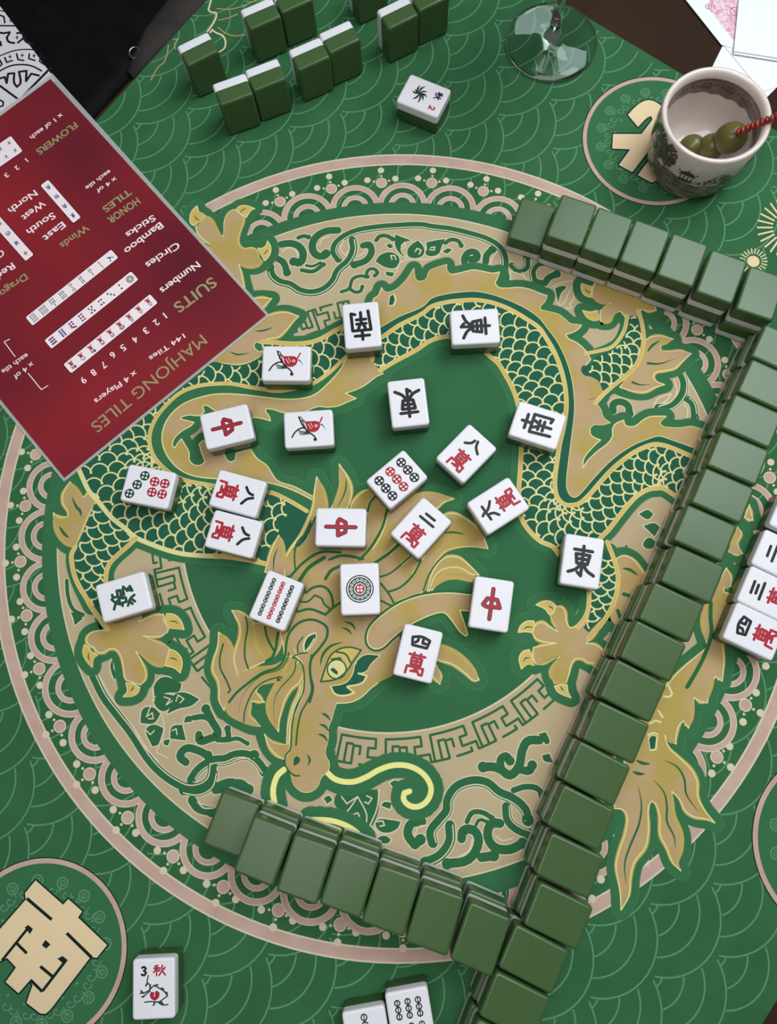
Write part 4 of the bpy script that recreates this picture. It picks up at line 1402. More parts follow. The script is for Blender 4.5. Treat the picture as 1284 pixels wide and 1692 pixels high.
wall([[(1260.6, 533.4), (1345, 570), (1325, 626), (1240.8, 586.7)],
      [(1239.5, 591.7), (1322, 628), (1302, 684), (1218.4, 645)],
      [(1216, 651), (1296, 685), (1270, 741), (1191, 704.6)],
      [(1192.4, 712), (1270, 744), (1249.4, 802.7), (1168.8, 768)],
      [(1167.5, 774), (1248, 806.4), (1221, 866), (1142.7, 828.7)],
      [(1137.5, 834.2), (1219.2, 868.5), (1193.1, 930.1), (1111.4, 891)],
      [(1116.2, 901.7), (1200.2, 937.2), (1173, 998.8), (1091.3, 958.5)],
      [(1081.8, 962.1), (1165.9, 1001.2), (1136.3, 1061.5), (1055.8, 1021.3)],
      [(1051, 1026), (1135.1, 1065.1), (1105.5, 1127.8), (1026.2, 1084)],
      [(1019, 1090), (1103.1, 1131.4), (1073.5, 1194.1), (990.7, 1149.2)],
      [(986, 1157.7), (1074.4, 1198), (1046.9, 1263.6), (964.5, 1220.5)],
      [(954.7, 1224.4), (1043, 1267.6), (1015.5, 1334.3), (931, 1287)],
      [(927.2, 1295), (1015.5, 1338.2), (993.9, 1410.8), (903.6, 1361.8)],
      [(907.6, 1375.5), (999.8, 1416.7), (976.3, 1489.3), (884, 1442.2)],
      [(890, 1457), (984, 1501), (953, 1572), (864, 1526.6)],
      [(852.6, 1526.6), (943, 1571.8), (911.5, 1646.3), (821, 1597.3)],
      [(821.2, 1605), (909.5, 1650), (880, 1724), (791.8, 1679.7)],
      [(790, 1685), (882, 1730), (852, 1804), (760, 1759)]], (),
     'green face-down tile, %s from the top end of the long right wall, upper tier',
     'green face-down tile under the %s from the top end of the long right wall', '', (-.0022, .0006))
wall([[(874.2, 329), (914, 336), (894, 412), (847, 392)],
      [(928.4, 318), (984.6, 338), (957.5, 408.4), (901.3, 388.5)],
      [(988, 343.4), (1045.9, 361.4), (1020.6, 428.3), (961, 408.4)],
      [(1051.3, 363.2), (1107.3, 383), (1082, 450), (1024.2, 430)],
      [(1112.7, 385), (1170.6, 404.8), (1143.5, 473.5), (1087.4, 453.6)],
      [(1176, 412), (1235.6, 433.7), (1210.3, 500.6), (1150.7, 480.7)],
      [(1240, 438), (1300, 459), (1275.4, 531.3), (1217.5, 509.6)]], (0,),
     'green face-down tile, %s column from the left in the upper wall, upper tier',
     'green face-down tile under the %s column from the left of the upper wall',
     'single green face-down tile at the left end of the upper wall', (-.0003, -.0005))
wall([[(369, 1304.4), (430, 1330), (394, 1420), (336.4, 1395.5)],
      [(420.5, 1348.8), (483, 1373), (448.5, 1465), (386, 1440)],
      [(488.2, 1379), (551.3, 1402.5), (523.3, 1498), (455.5, 1468)],
      [(560.7, 1400), (623, 1423.6), (595.7, 1521.7), (527, 1489)],
      [(628.4, 1430.6), (693.8, 1453), (665.8, 1552), (598, 1519.4)],
      [(700.8, 1461), (763.9, 1484.3), (740.6, 1584.8), (668, 1549.7)],
      [(780.3, 1491.3), (843.4, 1517), (810.7, 1617.5), (744, 1584)]], (0,),
     'green face-down tile, %s column from the left in the bottom wall, upper tier',
     'green face-down tile under the %s column from the left of the bottom wall',
     'single green face-down tile at the left end of the bottom wall', (.0012, .0026))

# ---- tiles standing on edge
GS = 'tiles standing on edge by the far player'
stand0 = None


def standing(p, q, label):
    """p, q: the two front top corners (green back towards the viewer)"""
    global stand0
    z = TL * 1000 + .8
    a, b = Vector(at(*p, z)), Vector(at(*q, z))
    t = (b - a).normalized()
    n = Vector((-t.y, t.x))
    c = (a + b) / 2 + n * TT / 2
    rz = math.atan2(t.y, t.x)
    # tile stands: its long side is vertical, its back faces -n
    M3 = Matrix(((t.x, 0, -n.x), (t.y, 0, -n.y), (0, 1, 0)))
    e = M3.to_euler()
    # local z runs 0..TT from the face towards the back
    loc = (c.x + n.x * TT / 2, c.y + n.y * TT / 2, TL / 2 + Z0)
    if stand0 is None:
        stand0 = thing('mahjong_tile', label, 'mahjong tile', loc, e, GS)
        link('face_plate', ME_FACE_D, stand0)
        link('backing', ME_BACK_D, stand0)
        return
    dup(stand0, label, loc, e, GS)


for p, q, lab in (
    ((310.5, 108.5), (360.5, 84), 'green and white tile standing alone at the far left of the mat'),
    ((366.4, 173.3), (415.5, 155.8), 'left tile of the nearest standing pair at the upper left'),
    ((420, 150), (472, 130), 'right tile of the nearest standing pair at the upper left'),
    ((494.2, 116), (544.8, 94), 'left tile of the middle standing pair'),
    ((545.5, 88), (595.4, 65), 'right tile of the middle standing pair'),
    ((413.6, 48.7), (464, 27), 'left tile of the standing pair cut by the top edge, nearest the mat corner'),
    ((466, 21), (517, -1), 'right tile of the standing pair cut by the top edge, nearest the mat corner'),
    ((642, 48.7), (692.8, 24), 'left tile of the standing pair nearest the wine glass'),
    ((694, 18), (743, -5), 'right tile of the standing pair nearest the wine glass'),
    ((591, -18), (640, -42), 'dark green back of a standing tile cut off by the top edge'),
):
    standing(p, q, lab)

# ------------------------------------------------------------------ lathe / tube helpers
def lathe(name, prof, m, seg=64, parent=None, smooth=True):
    bm = bmesh.new()
    rows = []
    for r, z in prof:
        if r < 1e-6:
            rows.append([bm.verts.new((0, 0, z))])
        else:
            rows.append([bm.verts.new((r * math.cos(2 * PI * i / seg), r * math.sin(2 * PI * i / seg), z)) for i in range(seg)])
    for a, b in zip(rows, rows[1:]):
        for i in range(seg):
            j = (i + 1) % seg
            if len(a) == 1:
                f = (a[0], b[j], b[i])
            elif len(b) == 1:
                f = (a[i], a[j], b[0])
            else:
                f = (a[i], a[j], b[j], b[i])
            try:
                bm.faces.new(f).smooth = smooth
            except ValueError:
                pass
    bmesh.ops.recalc_face_normals(bm, faces=bm.faces[:])
    me = bpy.data.meshes.new(name)
    bm.to_mesh(me)
    bm.free()
    me.materials.append(m)
    return link(name, me, parent)


def tube(name, pts, r, m, parent=None, seg=10):
    cu = bpy.data.curves.new(name, 'CURVE')
    cu.dimensions = '3D'
    sp = cu.splines.new('POLY')
    sp.points.add(len(pts) - 1)
    for p, q in zip(sp.points, pts):
        p.co = (*q, 1)
    cu.bevel_depth = r
    cu.bevel_resolution = seg // 3
    cu.use_fill_caps = True
    t = bpy.data.objects.new(name, cu)
    COL.objects.link(t)
    me = bpy.data.meshes.new_from_object(t.evaluated_get(bpy.context.evaluated_depsgraph_get()))
    bpy.data.objects.remove(t)
    me.materials.clear()
    me.materials.append(m)
    for f in me.polygons:
        f.use_smooth = True
    me.name = name
    return link(name, me, parent)


def box_mesh(name, x0, x1, y0, y1, z0, z1, m, parent=None, bev=.004):
    return slab(name, [(x0, y0), (x1, y0), (x1, y1), (x0, y1)], z0, z1, m, bev, parent)


# ------------------------------------------------------------------ table, floor, bag
M['wood'] = mottled('dark_wood', (47, 31, 24), (56, 38, 29), 9, .75, .1, detail=6)
M['floor'] = mottled('floor_grey', (50, 46, 44), (62, 58, 54), 6, .6, .3)
M['leather'] = mottled('black_leather', (4, 4, 5), (9, 9, 11), 60, .7, .12, bump=.4)
M['strap'] = mottled('strap_grey', (40, 36, 35), (54, 48, 46), 30, .7, .2, bump=.5)
M['steel'] = material('steel', (170, 170, 172), .25, .5, metal=1)
fl = box_mesh('floor', -2, 2, -2, 2, -.80, -.78, M['floor'], bev=0)
fl['kind'] = 'structure'

tb = thing('table', 'dark brown table under the green mat, bare at the top right', 'table', (0.03, 0, -.78))
tb.rotation_euler = (0, 0, math.radians(-37))
box_mesh('table_top', -.62, .50, -.52, .52, .744, .7769, M['wood'], tb)
for x in (-.56, .44):
    for y in (-.46, .46):
        box_mesh('leg', x - .03, x + .03, y - .03, y + .03, 0, .744, M['wood'], tb)

bag = thing('handbag', 'flat black leather bag lying along the upper left edge of the mat', 'bag', (0, 0, -.78))


def pillow(name, poly, z0, z1, m, parent):
    """soft flat body over a polygon"""
    c = Vector((sum(p[0] for p in poly) / len(poly), sum(p[1] for p in poly) / len(poly)))
    ring = [tuple(Vector(a) + (Vector(b) - Vector(a)) * k / 6) for a, b in zip(poly, poly[1:] + poly[:1]) for k in range(6)]
    bm = bmesh.new()
    rows = []
    for k, z in ((1, z0), (1.0, (z0 + z1) / 2), (.985, z1 - .0006), (.985, z1 - .0002), (.8, z1), (.4, z1)):
        rows.append([bm.verts.new((c.x + (p[0] - c.x) * k, c.y + (p[1] - c.y) * k, z)) for p in ring])
    for a, b in zip(rows, rows[1:]):
        for i in range(len(a)):
            bm.faces.new((a[i], a[(i + 1) % len(a)], b[(i + 1) % len(a)], b[i])).smooth = True
    bm.faces.new(rows[-1])
    bm.faces.new(rows[0][::-1])
    bmesh.ops.recalc_face_normals(bm, faces=bm.faces[:])
    me = bpy.data.meshes.new(name)
    bm.to_mesh(me)
    bm.free()
    me.materials.append(m)
    return link(name, me, parent)


ex = lambda t, d: tuple((N1 * (397 + d) + Vector((-N1.y, N1.x)) * t) * MM)      # along / out from the far left mat edge
ZB = .78 - .0031
pillow('bag_body', [ex(150, 4.5), ex(-330, 4.5), ex(-330, 185), ex(150, 185)], .7770, .7792, M['leather'], bag)
bag.location = (0, 0, -.78)
st = [at(*q, 1) for q in ((208, 116), (218, 92), (238, 46), (275, 0), (292, -25))]
st2 = [at(*q, 1) for q in ((222, 130), (254, 90), (300, 42), (338, 2), (356, -20))]
band = []
bm = bmesh.new()
rows = []
for i in range(5):
    a, b = Vector(st[i]), Vector(st2[i])
    rows.append([bm.verts.new((*(a + (b - a) * t), .7800 + .0030 * math.sin(PI * t))) for t in [k / 8 for k in range(9)]])
for a, b in zip(rows, rows[1:]):
    for i in range(8):
        bm.faces.new((a[i], a[i + 1], b[i + 1], b[i])).smooth = True
ext = bmesh.ops.extrude_face_region(bm, geom=bm.faces[:])
for v in ext['geom']:
    if isinstance(v, bmesh.types.BMVert):
        v.co.z -= .0035
bmesh.ops.recalc_face_normals(bm, faces=bm.faces[:])
me = bpy.data.meshes.new('strap')
bm.to_mesh(me)
bm.free()
me.materials.append(M['strap'])
strap = link('strap', me, bag)
strap['label'] = 'dark grey strap beside the mat edge'
c = at(222, 87, 1)
pts = [(c[0] + .0042 * math.cos(a), c[1] + .0052 * math.sin(a), .781) for a in [2 * PI * i / 24 for i in range(25)]]
tube('ring', pts, .0009, M['steel'], bag)['label'] = 'small steel ring'

# ------------------------------------------------------------------ patterned paper at the upper left
M['paper'] = material('paper_white', (206, 202, 208), .6, .3)
M['paperink'] = material('paper_ink', (22, 20, 24), .6, .3)
pq = [at(-40, -43), at(92, 132), at(60, 170), at(-60, 250)]
pp = tag(slab('patterned_sheet', pq, -.0006, -.0002, M['paper'], 0), 'white sheet with black ornament, tucked under the red card', 'paper')
s = Sheet(-.00018)
fA = Frame(0, 0, 200 / 1284)
for q, w in (((0, 110, 50, 120), 2), ((0, 160, 40, 175, 50, 240), 3), ((0, 270, 170, 272), 3), ((0, 345, 40, 350, 100, 340), 4), ((100, 350, 70, 400, 90, 440, 150, 455), 4), ((180, 350, 240, 345, 250, 400, 190, 450), 4),
             ((250, 380, 270, 430, 340, 470), 5), ((0, 440, 10, 480), 4), ((0, 590, 150, 535, 280, 522, 395, 530), 2.4), ((0, 750, 100, 700, 230, 683, 340, 700, 440, 750), 3), ((0, 640, 20, 680, 0, 700), 3),
             ((50, 610, 70, 660, 130, 640), 3), ((175, 570, 190, 630, 250, 640), 3), ((310, 570, 305, 620, 370, 640), 3), ((430, 580, 420, 650, 480, 690), 3),
             ((0, 830, 50, 815, 70, 880, 85, 780, 150, 775, 150, 880, 180, 920, 215, 880, 200, 760, 280, 750, 275, 860, 330, 780, 410, 800), 4), ((250, 1010, 540, 715), 4.5), ((0, 910, 190, 1050), 4), ((0, 1060, 35, 1080, 30, 1120, 0, 1130), 3)):
    s.stroke(W(curve(fA(*q))), w * PXM * 1.15, M['paperink'], 1)
for x, y in ((105, 600), (235, 585), (360, 590), (180, 395), (115, 215), (460, 620)):
    s.stroke(W([fA(x - 22, y)[0], fA(x, y)[0], fA(x + 22, y)[0]]), 3.4 * PXM, M['paperink'], 1, 1)
    s.stroke(W([fA(x, y - 28)[0], fA(x, y)[0], fA(x, y + 28)[0]]), 3 * PXM, M['paperink'], 1, 1)
s.build('black_ornament', pp)

# ------------------------------------------------------------------ the red tile chart
M['card'] = mottled('card_red', (96, 27, 40), (146, 36, 44), 7, .3, .5, .3, .75, 1)
M['film'] = material('clear_film', (205, 205, 205), .15, .5)
M['film'].node_tree.nodes['Principled BSDF'].inputs['Alpha'].default_value = .42
M['chartink'] = material('chart_white', (238, 222, 228), .5, .4)
M['chartgold'] = material('chart_gold', (148, 144, 100), .5, .4)
M['chartedge'] = material('chart_outline', (70, 14, 26), .5, .4)  # dark printed outline round the tile strips
M['chartblue'] = material('chart_blue', (60, 70, 150), .5, .4)
A, B, C = (Vector(at(*q)) for q in ((85, 133), (440, 522), (108, 790)))
U_, V_ = (C - B).normalized(), (A - B).normalized()
WD, HT = (C - B).length, (A - B).length
Dd = C + (A - B)
CZ = .0012
ch = thing('tile_chart', 'dark red laminated chart of tile suits, lying at the left', 'card', (0, 0, 0))
slab('sheet', [tuple(A), tuple(B), tuple(C), tuple(Dd)], CZ, CZ + .0006, M['card'], 0, ch)
e = .0022
slab('clear_border', [tuple(A + (V_ - U_) * e * 2), tuple(B + (-U_ - V_) * e), tuple(C + (U_ - V_) * e), tuple(Dd + (U_ + V_) * e * 2)], CZ - .0003, CZ, M['film'], 0, ch)['label'] = 'clear plastic edge'
s = Sheet(CZ + .00062)
_dep = None


def words(txt, p, q, cap, m, lay=2, bold=0):
    """lettering from pixel p to pixel q (baseline middle), cap height in photo pixels"""
    cu = bpy.data.curves.new('t', 'FONT')
    cu.body = txt
    cu.resolution_u = 3
    cu.offset = bold
    o = bpy.data.objects.new('t', cu)
    COL.objects.link(o)
    me = bpy.data.meshes.new_from_object(o.evaluated_get(bpy.context.evaluated_depsgraph_get()))
    bpy.data.objects.remove(o)
    vs = [v.co for v in me.vertices]
    x0, x1 = min(v.x for v in vs), max(v.x for v in vs)
    y1 = .72
    a, b = Vector(at(*p)), Vector(at(*q))
    d = b - a
    n = Vector((-d.y, d.x)).normalized()
    h = cap * PXM * 1.08
    s.tri([tuple(a + d * ((v.x - x0) / (x1 - x0)) + n * ((v.y / y1 - .5) * h)) for v in vs], [tuple(f.vertices) for f in me.polygons], m, lay)
    bpy.data.meshes.remove(me)


G_, Wt = M['chartgold'], M['chartink']
for t, p, q, cap, m, bold in (
    ('MAHJONG TILES', (339, 561), (157, 710), 21, G_, 0), ('144 Tiles', (306, 556), (249, 595), 9, Wt, .01), ('x 4 Players', (227, 617), (159, 666), 10, Wt, .01),
    ('SUITS', (356, 466), (292, 513), 20, G_, .015), ('Numbers', (330, 438), (268, 484), 13, Wt, .015), ('Circles', (297, 406), (244, 442), 13, Wt, .015),
    ('Bamboo', (269, 373), (209, 419), 13, Wt, .015), ('Sticks', (257, 361), (211, 392), 12, Wt, .015), ('HONOR', (231, 333), (181, 368), 14, G_, .02), ('TILES', (217, 318), (173, 350), 13, G_, .02),
    ('x 4 of', (194, 297), (162, 319), 8, Wt, .015), ('each tile', (184, 285), (144, 314), 8, Wt, .015), ('FLOWERS', (128, 208), (64, 255), 13, G_, .02), ('x 1 of each', (105, 192), (53, 231), 9, Wt, .015),
    ('Winds', (147, 377), (103, 410), 13, G_, .015), ('East', (108, 372), (75, 398), 13, Wt, .015), ('South', (92, 357), (48, 387), 13, Wt, .015), ('West', (75, 337), (40, 364), 13, Wt, .015),
    ('North', (62, 320), (18, 352), 13, Wt, .015), ('Red', (25, 440), (-2, 460), 13, Wt, .015), ('Green', (8, 418), (-32, 446), 13, Wt, .015), ('Dragons', (46, 458), (-12, 500), 13, G_, .015),
    ('x 4 of', (57, 602), (26, 626), 9, Wt, .01), ('each tile', (48, 588), (6, 617), 9, Wt, .01),
):
    words(t, p, q, cap, m, 2, bold)
for n, (x, y) in enumerate(((765, 400), (725, 432), (677, 470), (628, 510), (573, 548), (525, 582), (483, 628), (437, 662), (390, 697))):
    cxp, cyp = x * .3583, 380 + y * .3583
    k = .3 if n == 0 else 1
    words(str(n + 1), (cxp + 3 * k, cyp - 2.3 * k), (cxp - 3 * k, cyp + 2.3 * k), 12, Wt, 2, .015)
for n, (x, y) in enumerate(((46, 267), (30, 280), (13, 292))):
    k = .3 if n == 0 else 1
    words(str(n + 1), (x + 2.4 * k, y - 2 * k), (x - 2.4 * k, y + 2 * k), 9, Wt, 2, .015)
k2_ = Frame(0, 380, 460 / 1284)
for q in ((50, 508, 25, 520, 75, 588), (135, 665, 196, 740, 226, 722)):
    s.stroke(W(k2_(*q)), 1.6 * PXM, Wt, 2)


def strip(p, q, wpx, n):
    a, b = Vector(at(*p)), Vector(at(*q))
    d = (b - a).normalized()
    nn = Vector((-d.y, d.x))
    h = wpx * PXM / 2
    for g, m, l in ((1.4 * PXM, M['chartedge'], 1), (0, Wt, 2)):
        L, r = (b - a).length / 2 + g, .0012
        mid = (a + b) / 2
        s.fill([tuple(mid + d * x + nn * y) for x, y in rr(L, h + g, r)], m, l)
    return [(a + (b - a) * ((i + .5) / n), d, nn, h) for i in range(n)]


def mini(key, c, d, nn, sx, sy, m, pen=.00055):
    for stt in GLY[key]:
        s.stroke([tuple(c + d * ((x - .5) * sx) + nn * ((y - .5) * sy)) for x, y in stt], pen, m, 3, caps=False)


Bk, Rk = M['black_ink'], M['red_ink']
for i, (c, d, nn, h) in enumerate(strip((255.5, 495), (113, 611), 23, 9)):
    mini('wan', c - nn * h * .35, d, nn, .0042, .0042, Rk)
    mini(('er', 'er', 'san', 'si', 'liu', 'liu', 'qiu', 'ba', 'qiu')[i], c + nn * h * .45, d, nn, .0040, .0028, Bk)
for i, (c, d, nn, h) in enumerate(strip((224, 457), (81, 571), 22, 9)):
    if i == 0:
        s.ring(tuple(c), .0026, .0007, Bk, 3, n=16)
        s.ring(tuple(c), .0013, .0006, Bk, 3, n=12)
    else:
        pos = {1: [(0, .5), (0, -.5)], 2: [(-.6, .6), (0, 0), (.6, -.6)], 3: [(-.4, .5), (.4, .5), (-.4, -.5), (.4, -.5)], 4: [(-.5, .6), (.5, .6), (0, 0), (-.5, -.6), (.5, -.6)],
               5: [(-.4, .7), (.4, .7), (-.4, 0), (.4, 0), (-.4, -.7), (.4, -.7)], 6: [(-.5, .8), (0, .6), (.5, .4), (-.4, -.1), (.4, -.1), (-.4, -.7), (.4, -.7)],
               7: [(x, y) for x in (-.4, .4) for y in (-.75, -.25, .25, .75)], 8: [(x, y) for x in (-.55, 0, .55) for y in (-.65, 0, .65)]}[i]
        for j, (x, y) in enumerate(pos):
            mm_ = (M['chartblue'], M['green_ink'], Rk)[(j + i) % 3] if i != 7 else M['chartblue']
            s.disc(tuple(c + d * x * .0028 + nn * y * h * .75), .00085, mm_, 3, 10)
for i, (c, d, nn, h) in enumerate(strip((191, 421), (50, 533), 22, 9)):
    if i == 0:
        s.stroke([tuple(c + d * x * .002 + nn * y * .003) for x, y in ((-1, .6), (0, 0), (1, -.4), (.2, .2), (1, 1))], .0007, M['green_ink'], 3)
        continue
    cnt = i + 1
    rows = (1, 1) if cnt == 2 else (1, 2) if cnt == 3 else (2, 2) if cnt == 4 else (2, 1, 2) if cnt == 5 else (3, 3) if cnt == 6 else (1, 3, 3) if cnt == 7 else (4, 4) if cnt == 8 else (3, 3, 3)
    for a, r in enumerate(rows):
        for b in range(r):
            p = c + d * ((b - (r - 1) / 2) * .0016) + nn * (((len(rows) - 1) / 2 - a) * h * (.55 if len(rows) > 2 else .8))
            q = nn * h * (.2 if len(rows) > 2 else .3)
            s.stroke([tuple(p - q), tuple(p + q)], .0006, Rk if (cnt in (5, 9) and b == r // 2 and r != 2) else M['green_ink'], 3)
# winds, dragons, flowers
for i, (c, d, nn, h) in enumerate(strip((75, 304), (129, 366), 18, 4)):
    mini(('nan', 'qiu', 'nan', 'dong')[i], c, -nn, d, .0036, .0042, M['chartblue'])
for i, (c, d, nn, h) in enumerate(strip((-6, 364), (51, 428), 19, 4)):
    if i < 3:
        mini(('fa', 'si', 'fa')[i], c, -nn, d, .0034, .0038, M['chartblue'])
    else:
        mini('zhong', c, -nn, d, .0034, .0040, Rk)
for i, (c, d, nn, h) in enumerate(strip((29.5, 239.5), (-44, 290), 42, 5)):
    for y in (.5, -.5):
        for a in (.4, 1.2, 2.2, 4.2, 5.2):
            p = c + nn * h * y
            s.stroke([tuple(p), tuple(p + (d * math.cos(a) + nn * math.sin(a)) * .0026)], .0007, M['chartblue'] if y > 0 else M['green_ink'], 3, 2)
s.build('lettering', ch)

# ------------------------------------------------------------------ white cards at the upper right
M['cardwhite'] = material('white_card', (232, 232, 242), .5, .4)
M['rose'] = mottled('rose_print', (232, 205, 220), (206, 150, 172), 420, .6, .3, .4, .6, 4)
M['rosedark'] = material('rose_outline', (150, 84, 108), .6, .3)


def white_card(corners, z, label, hgt=.0004):
    return tag(slab('paper_card', [at(x, y) for x, y in corners], z, z + hgt, M['cardwhite'], 0), label, 'card')


f4 = Frame(1120, 0, 164 / 1284)
white_card([f4(600, 555)[0], f4(400, 960)[0], f4(900, 1500)[0], f4(1300, 1100)[0]], -.0029, 'white card half under the others and behind the cup rim')
white_card([f4(610, 560)[0], f4(1100, 1160)[0], f4(1700, 1000)[0], f4(1500, 300)[0]], -.0024, 'white card lying crosswise beneath the top card at the picture edge')
ck = white_card([f4(130, 0)[0], f4(575, 560)[0], f4(1100, 700)[0], f4(1300, 400)[0], f4(900, -300)[0], f4(-80, -260)[0]], -.0019, 'white card with a pink patterned back, left of the top card')
s = Sheet(-.0015 + .00003)
s.fill(W(f4(400, 80, 720, 490, 1000, 450, 900, -200, 450, -150)), M['rose'], 1)
s.ring(at(*f4(407, 65)[0]), .0024, .0006, M['rosedark'], 2, n=20)
s.disc(at(*f4(407, 65)[0]), .0008, M['rosedark'], 2, 12)
s.ring(at(*f4(755, 130)[0]), .0042, .0006, M['rosedark'], 2, n=24)
s.ring(at(*f4(765, 135)[0]), .0018, .0006, M['rosedark'], 2, n=16)
s.build('pink_pattern', ck)
for k in range(2):
    white_card([f4(790 - k * 4, -20)[0], f4(722 + k * 6, 668 + k * 22)[0], f4(1500, 790 + k * 22)[0], f4(1560, -20)[0]], -.0013 + (1 - k) * .0010 + .0002,
               'topmost white card in the upper right corner' if k == 0 else 'white card directly under the topmost one, its edge just showing', .0008)

# ------------------------------------------------------------------ cup with olives
M['china'] = material('white_china', (214, 200, 194), .18, .5, coat=.4)
M['transfer'] = mottled('brown_transfer', (58, 46, 42), (104, 86, 78), 160, .25, .5, .35, .7, coat=.4)
M['transfer2'] = material('brown_line', (62, 46, 42), .25, .5, coat=.4)
M['inband'] = mottled('inner_band', (112, 90, 88), (132, 108, 104), 120, .25, .5, coat=.4)
CUP = (.2295, .2845)
HC, RC = .058, .0390
cup = thing('cup', 'white handleless china cup with brown landscape print, holding olives', 'cup', (*CUP, Z0 - .0004))
outer = [(0, .0025), (.024, .0025), (.0255, 0), (.0285, 0), (.0310, .003), (.0352, .012), (.0372, .024), (.0384, .040), (RC, HC - .0012)]
inner = [(RC - .0006, HC), (RC - .0022, HC + .0004), (RC - .0042, HC - .0012), (RC - .0050, HC - .006), (.0334, .038), (.0325, .026), (.0300, .014), (.0240, .007), (.0120, .0056), (0, .0056)]
lathe('body', outer + inner, M['china'], 96, cup)


def rad_at(z, prof, side):
    for (r0, z0), (r1, z1) in zip(prof, prof[1:]):
        if min(z0, z1) <= z <= max(z0, z1) and abs(z1 - z0) > 1e-9:
            return r0 + (r1 - r0) * (z - z0) / (z1 - z0) + side
    return prof[-1][0] + side


class Wrap(Sheet):
    """prints wrapped round the cup: x = arc length at the rim, y = height"""
    def __init__(s, prof, side):
        super().__init__()
        s.prof, s.side = prof, side

    def tri(s, pts, faces, m, layer):
        pts = [tuple(p) for p in pts]
        todo = [(f[0], f[i], f[i + 1]) for f in faces for i in range(1, len(f) - 1)]
        faces = []
        while todo:                     # cut large facets so they follow the curved wall
            t = todo.pop()
            e = [math.hypot(pts[t[i]][0] - pts[t[(i + 1) % 3]][0], pts[t[i]][1] - pts[t[(i + 1) % 3]][1]) for i in range(3)]
            i = e.index(max(e))
            if e[i] < .0022:
                faces.append(t)
                continue
            a, b, c = t[i], t[(i + 1) % 3], t[(i + 2) % 3]
            pts.append(((pts[a][0] + pts[b][0]) / 2, (pts[a][1] + pts[b][1]) / 2))
            h = len(pts) - 1
            todo += [(a, h, c), (h, b, c)]
        k = len(s.v)
        s.calls += 1
        off = s.side * (.00010 + layer * .00003 + (s.calls % 37) * 6e-7)
        for x, y in pts:
            r = rad_at(y, s.prof, off)
            a = x / RC
            s.v.append((r * math.cos(a), r * math.sin(a), y))
        mi = s._m(m)
        for f in faces:
            s.f.append([k + i for i in (f if s.side > 0 else f[::-1])])
            s.mi.append(mi)


wr = Wrap(outer, 1)
rs = random.Random(3)
FC = math.radians(-120) * RC        # the side turned to the viewer
T2, T1 = M['transfer2'], M['transfer']
# lower wash of banks and water
N = 240
M['wash'] = mottled('grey_wash', (116, 100, 88), (150, 134, 120), 90, .25, .5, coat=.4)
for i in range(N):
    x0, x1 = FC + (i - N / 2) * .00105, FC + (i + 1 - N / 2) * .00105
    h0 = .030 + .0022 * math.sin(i * .125) + .0012 * math.sin(i * .42)
    h1 = .030 + .0022 * math.sin((i + 1) * .125) + .0012 * math.sin((i + 1) * .42)
    wr.tri([(x0, .0085), (x1, .0085), (x1, h1), (x0, h0)], [(0, 1, 2, 3)], M['wash'], 0)
for i in range(420):
    x, y = FC + rs.uniform(-.11, .11), rs.uniform(.006, .033)
    wr.stroke([(x, y), (x + .003, y + rs.uniform(-.0003, .0003)), (x + .006, y)], .0004, T1 if i % 3 else T2, 1 + i % 5, caps=False)


def tree(x, y, w, h, n):
    wr.stroke(curve([(x, y), (x + w * .1, y + h * .4), (x - w * .05, y + h * .7)]), .0012, T2, 2, 2)
    for i in range(n):
        a, r = rs.uniform(0, 2 * PI), math.sqrt(rs.random())
        p = (x + math.cos(a) * w * r * .5, y + h * .62 + math.sin(a) * h * r * .38)
        wr.disc(p, rs.uniform(.0006, .0013), T1 if i % 3 else T2, 2 + (i % 9) * .4, 8)


def pagoda(x, y, k):
    q = lambda *a: [(x + a[i] * k, y + a[i + 1] * k) for i in range(0, len(a), 2)]
    wr.fill(q(-5, 0, 5, 0, 5, 1, -5, 1), T2, 3)
    for u in (-3.6, -1.2, 1.2, 3.6):
        wr.stroke(q(u, 1, u, 5), .7 * k, T2, 3, caps=False)
    wr.fill(q(-4, 1, 4, 1, 4, 2, -4, 2), T2, 3)
    wr.fill(q(-5.5, 4.8, -3.6, 5.6, 3.6, 5.6, 5.5, 4.8, 3.6, 7.4, -3.6, 7.4), T2, 4)
    wr.fill(q(-4.6, 7.2, 4.6, 7.2, 2, 9.2, -2, 9.2), T2, 4.5)
    wr.stroke(q(0, 9, 0, 11), .8 * k, T2, 4, caps=False)
    for u in (-1, 1):
        wr.stroke(curve(q(u * 4.4, 7.2, u * 5.6, 7.8, u * 5.8, 9)), .6 * k, T2, 4)


